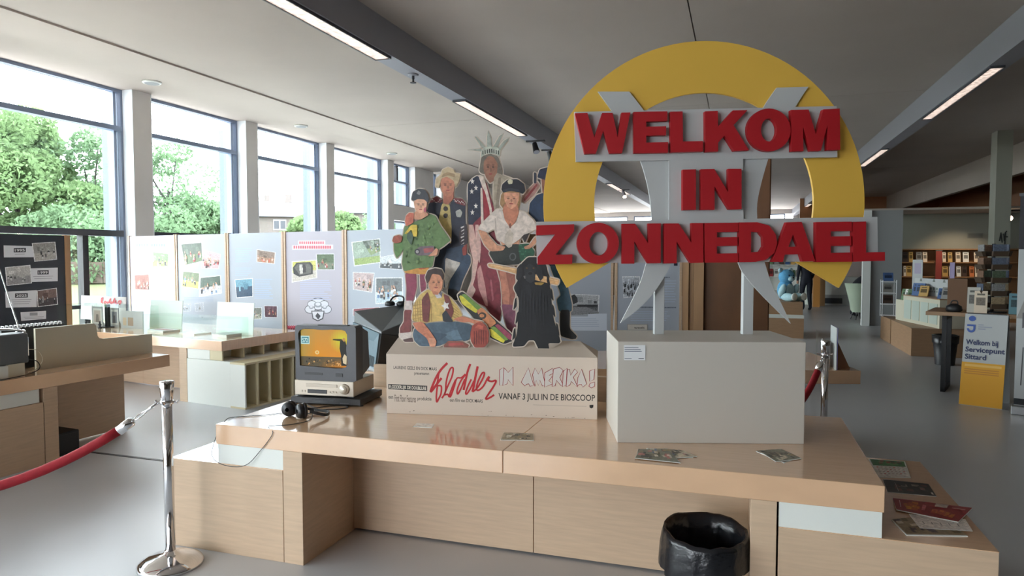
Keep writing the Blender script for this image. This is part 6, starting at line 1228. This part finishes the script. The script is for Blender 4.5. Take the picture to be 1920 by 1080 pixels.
def board2(name, label, cat, px0, Y0, px1, Y1, zb, yt, m_=SIGNW, th=.012, draw=None, foot=True):
    a, b = onY(px0, 500, Y0), onY(px1, 500, Y1); d = b-a; wd = math.hypot(d.x, d.y); h = onY(px0, yt, Y0).z-zb
    t = thing(name, label, cat, (a.x, a.y, zb), math.degrees(math.atan2(d.y, d.x))); MB().box(0, wd, 0, th, 0, h).build('board', m_, t)
    if foot: MB().box(wd*.4, wd*.6, th, th+.12, 0, .012).build('foot', m_, t)
    if draw: mm = MB(); draw(mm, wd, h); mm.build('print', PRINT, t)
    return t
def tbd(mm, w_, h_):
    for k in range(5): mm.pr([(w_*(.3+.09*k), h_*.36), (w_*(.36+.09*k), h_*.36), (w_*(.36+.09*k), h_*.5), (w_*(.3+.09*k), h_*.5)], 0, (120, 130, 126))
    for k in range(6): mm.pr([(w_*(.32+.07*k), h_*.22), (w_*(.37+.07*k), h_*.22), (w_*(.37+.07*k), h_*.32), (w_*(.32+.07*k), h_*.32)], 0, (130, 138, 134))
    for u in (.2, .6, .9): mm.pr([(w_*(u-.04), h_*.82), (w_*(u+.04), h_*.82), (w_*(u+.02), h_*.98), (w_*(u-.02), h_*.98)], 0, (120, 124, 116))
board2('text_board', 'white lettered board standing among books on the pale step box', 'display board', 1716, 14.25, 1778, 13.4, .948, 521, draw=tbd)
board2('poster', 'tall white poster standing behind the lettered board', 'poster', 1711, 14.4, 1730, 14.3, .948, 487, draw=lambda mm, w_, h_: mm.pr([(w_*.2, h_*.6), (w_*.85, h_*.6), (w_*.85, h_*.9), (w_*.2, h_*.9)], 0, (170, 160, 182)))
board2('pennant', 'narrow violet pennant card right of the lettered board', 'display board', 1781, 13.4, 1790, 13.35, .948, 492, mat('violet_card', (150, 136, 172), .6))
for k, (px, Y, zb, c_, hh, l) in enumerate(((1689, 14.38, .844, 'green', .2, 'green book at the far end of the pale step box'), (1695, 14.3, .844, 'white', .2, 'white book between green books on the pale step box'), (1700, 14.24, .844, 'green', .2, 'second green book on the low end of the pale step box'), (1709, 13.95, .948, 'blue', .22, 'blue book left of the lettered board, farther of two'), (1715, 13.85, .948, 'blue', .22, 'blue book left of the lettered board, nearer of two'), (1722, 13.75, .948, 'ochre', .18, 'ochre book before the lettered board'), (1757, 13.0, .948, 'blue', .17, 'blue book at the near end of the pale step box'), (1764, 12.95, .948, 'grey', .19, 'grey book at the near end of the pale step box'))):
    p = onY(px, 550, Y); book(l, (p.x, p.y, zb), rot_s+40, .15, hh, .03, c_, .06)
t = board2('brown_carton', 'plain brown carton standing on the high table', 'carton', 1778, 10.2, 1815, 10.0, .976, 522, mat('brown_carton', (112, 80, 56), .7), .25, foot=False)
wr = thing('wire_rack', 'white wire magazine rack on the farther tan bench', 'rack', (2.8, 15.2, .462)); m = MB(); WWR = mat('white_wire', (226, 226, 230), .4)
for x in (-.12, .12):
    for y in (-.1, .1): m.tube([(x, y, 0), (x, y, .72)], .008, 6)
m.build('uprights', WWR, wr)
for z in (.02, .24, .46, .68): mm = MB(); mm.tube([(-.12, -.1, z), (.12, -.1, z), (.12, .1, z), (-.12, .1, z), (-.12, -.1, z)], .007, 6); [mm.tube([(-.12+.04*k, -.1, z), (-.12+.04*k, .1, z)], .004, 5) for k in range(1, 6)]; mm.build('wire_shelf', WWR, wr)
for k, (z, c_, l) in enumerate(((.7, 'blue', 'dark blue magazine leaning on top of the wire rack'), (.48, 'grey', 'grey magazine in the upper tier of the wire rack'), (.26, 'dark brown', 'dark magazine in the lower tier of the wire rack'))): book(l, (2.7, 15.18, .462+z), 0, .18, .16, .01, c_, .04)
t = thing('waste_bin', 'black waste bin on the floor x', 'bin', (3.0, 12.0, 0)); t['label'] = 'black waste bin at the end of the tan benches'
MB().lathe([(.13, 0), (.17, .44), (.165, .44), (.125, .02)], n=28, caps=False).lathe([(.13, 0.002), (.001, .003)], n=28, caps=False).build('body', BLACK, t, True); MB().lathe([(.176, .33), (.182, .45), (.16, .455), (.15, .36)], n=28, caps=False).build('bin_liner', mat('black_liner_film', (22, 23, 27), .25), t, True)
# high table with leaflets
ht_ = thing('high_table', 'high table with tan top and black steel frame behind the sandwich board', 'table', (2.75, 9.7, 0), -20)
MB().box(-.5, .6, -.3, .55, .93, .975).build('tabletop', TAN, ht_, bevel=.003)
for x in (-.33, .5): 
    m = MB()
    for y in (-.26, .22): m.box(x, x+.05, y, y+.05, 0, .93)
    m.box(x, x+.05, -.26, .27, 0, .05).box(x, x+.05, -.26, .27, .88, .93); m.build('leg_frame', BLACKM, ht_)
sp_ = thing('leaflet_spinner', 'tall brown leaflet spinner on the high table near the right edge', 'leaflet rack', (2.88, 9.62, .975), -20); BRW = mat('dark_rack_brown', (86, 70, 56), .6)
MB().lathe([(.15, 0), (.15, .015), (.02, .02), (.02, .82)], n=20).build('pole', BLACKM, sp_)
R = random.Random(77)
for k in range(4):
    for j in range(5):
        a = k*PI/2+.5; c_ = Vector((math.cos(a)*.12, math.sin(a)*.12, .05+.155*j)); o_ = MB(); u = Vector((-math.sin(a), math.cos(a), 0)); w_ = Vector((math.cos(a), math.sin(a), 0))
        o_.hexa([tuple(c_+u*s*.08+w_*d) for s, d in ((-1, 0), (1, 0), (1, .03), (-1, .03))] + [tuple(c_+u*s*.08+w_*d+Vector((0, 0, .06))) for s, d in ((-1, .01), (1, .01), (1, .05), (-1, .05))]); pk = o_.build('pocket', BRW, sp_)
        cc = R.choice([(150, 150, 150), (110, 120, 140), (170, 150, 120), (96, 110, 90), (140, 110, 90)]); o_ = MB(); o_.hexa([tuple(c_+u*s*.07+w_*d+Vector((0, 0, .02))) for s, d in ((-1, .01), (1, .01), (1, .02), (-1, .02))] + [tuple(c_+u*s*.07+w_*d+Vector((0, 0, .14))) for s, d in ((-1, .01), (1, .01), (1, .02), (-1, .02))], cc); o_.build('leaflet', PAPER, pk)
BKC.update({'pale': (196, 192, 182), 'teal': (90, 130, 140), 'sky blue': (90, 150, 190)})
for k, (x, y, z, c_, h, l) in enumerate(((2.60, 9.55, .976, 'pale', .3, 'pale leaflet standing left of the leaflet spinner'), (2.66, 9.5, .976, 'cream', .26, 'cream leaflet standing before the leaflet spinner'), (2.98, 9.4, .976, 'teal', .24, 'teal booklet leaning at the right edge of the high table'))): book(l, (x, y, z), -20, .13, h, .012, c_, .05)
t = thing('black_bag', 'small black bag lying on the high table by the leaflets', 'bag', (2.48, 9.6, .976), -20); MB().lathe([(.07, 0), (.09, .02), (.08, .07), (.03, .1)], n=18, sy=.6).build('body', BLACK, t, True); MB().tube(smoothline([(-.04, 0, .08), (-.02, 0, .13), (.03, 0, .13), (.04, 0, .08)], 5), .007, 6).build('strap', BLACK, t)
# sandwich board
sw = thing('sandwich_board', 'white and yellow sandwich board reading Welkom bij Servicepunt Sittard', 'sign', (2.63, 8.93, 0), -26); wdh = .2
YLW = (222, 160, 30)
def leaf_(s, nm):
    m = MB(); yb, yt = s*.22, s*.02; th = .006
    m.hexa([(-wdh, yb-th, 0), (wdh, yb-th, 0), (wdh, yb+th, 0), (-wdh, yb+th, 0), (-wdh, yt-th, 1.0), (wdh, yt-th, 1.0), (wdh, yt+th, 1.0), (-wdh, yt+th, 1.0)]); return m.build(nm, SIGNW, sw)
leaf_(-1, 'front_leaf'); leaf_(1, 'rear_leaf')
fr = lambda p: (p[0], -.2296+.2*p[2]+p[1], p[2])
m = MB(); LQ = lambda x0, x1, z0, z1, c: (setattr(m, 'k', m.k+1), m.face([fr((x0, -.0002*m.k, z0)), fr((x1, -.0002*m.k, z0)), fr((x1, -.0002*m.k, z1)), fr((x0, -.0002*m.k, z1))], c))
LQ(-wdh, wdh, 0.005, .47, YLW); LQ(-wdh+.03, wdh-.03, .425, .45, (232, 184, 92))
for z in (.395, .372, .349): LQ(-wdh+.03, wdh-.05, z-.005, z+.005, (196, 128, 40))
m.build('yellow_field', PRINT, sw); k0 = m.k; m = MB(); m.k = k0
BLU = (62, 92, 168); NAV = (42, 50, 92)
for s_, x_, z_, h_ in (('Welkom bij', -.175, .665, .055), ('Servicepunt', -.175, .585, .055), ('Sittard', -.175, .505, .055)):
    lettering(m, s_, (x_, z_), (x_+{'Welkom bij': .3, 'Servicepunt': .365, 'Sittard': .2}[s_], z_), h_, 0, NAV, .025, fr)
m.build('welcome_lettering', PRINT, sw); k0 = m.k; m = MB(); m.k = k0
def fpoly(pts, c): m.k += 1; m.face([fr((x, -.0002*m.k, z)) for x, z in pts], c)
fpoly(ring(-.13, .95, .034, .03, 16), BLU); fpoly([(-.175, .885), (-.095, .885), (-.095, .84)] + ring(-.135, .84, .04, .045, 10, 0, -180) + [(-.155, .84)] + ring(-.135, .84, .02, .022, 8, -180, 0) + [(-.115, .865), (-.175, .865)], BLU)
for z, x1 in ((.885, -.02), (.862, .06), (.84, .0)): LQ(-.07, x1, z-.005, z+.005, (150, 154, 172))
m.build('logo_print', PRINT, sw); MB().box(-wdh+.02, wdh-.02, -.02, .02, .985, 1.008).build('hinge', DARKF, sw)
# roll-up banner at the right edge
rb_ = thing('roll_up_banner', 'white roll-up banner with a dark top cut by the right picture edge', 'banner', (3.15, 8.35, 0), -20)
MB().box(-.43, .43, -.1, .1, 0, .09).build('base', mat('brushed_aluminium', (170, 172, 174), .3, metal=.8), rb_, bevel=.01); MB().box(-.41, .41, -.002, .002, .09, 2.28).build('cloth', SIGNW, rb_); MB().box(-.42, .42, -.012, .012, 2.27, 2.3).build('top_rail', DARKF, rb_); MB().tube([(0, .03, .09), (0, .02, 2.28)], .01, 8).build('pole', BLACKM, rb_)
m = MB(); m.pr([(-.41, 1.72), (.41, 1.72), (.41, 2.27), (-.41, 2.27)], -.003, (36, 34, 40)); m.pr(ring(-.1, 1.62, .2, .26, 16), -.003, (196, 150, 126)); m.pr([(-.41, 1.0), (-.3, 1.35), (.1, 1.4), (.3, 1.0)], -.003, (150, 146, 142)); m.pr([(-.36, .9), (-.2, .95), (-.2, 1.1), (-.36, 1.06)], -.003, (96, 92, 96)); m.pr([(-.36, .3), (-.35, .3), (-.34, .7), (-.35, .7)], -.003, (80, 80, 84)); m.pr([(-.41, .095), (.41, .095), (.41, .16), (-.41, .16)], -.003, (40, 42, 46)); m.build('banner_print', PRINT, rb_)
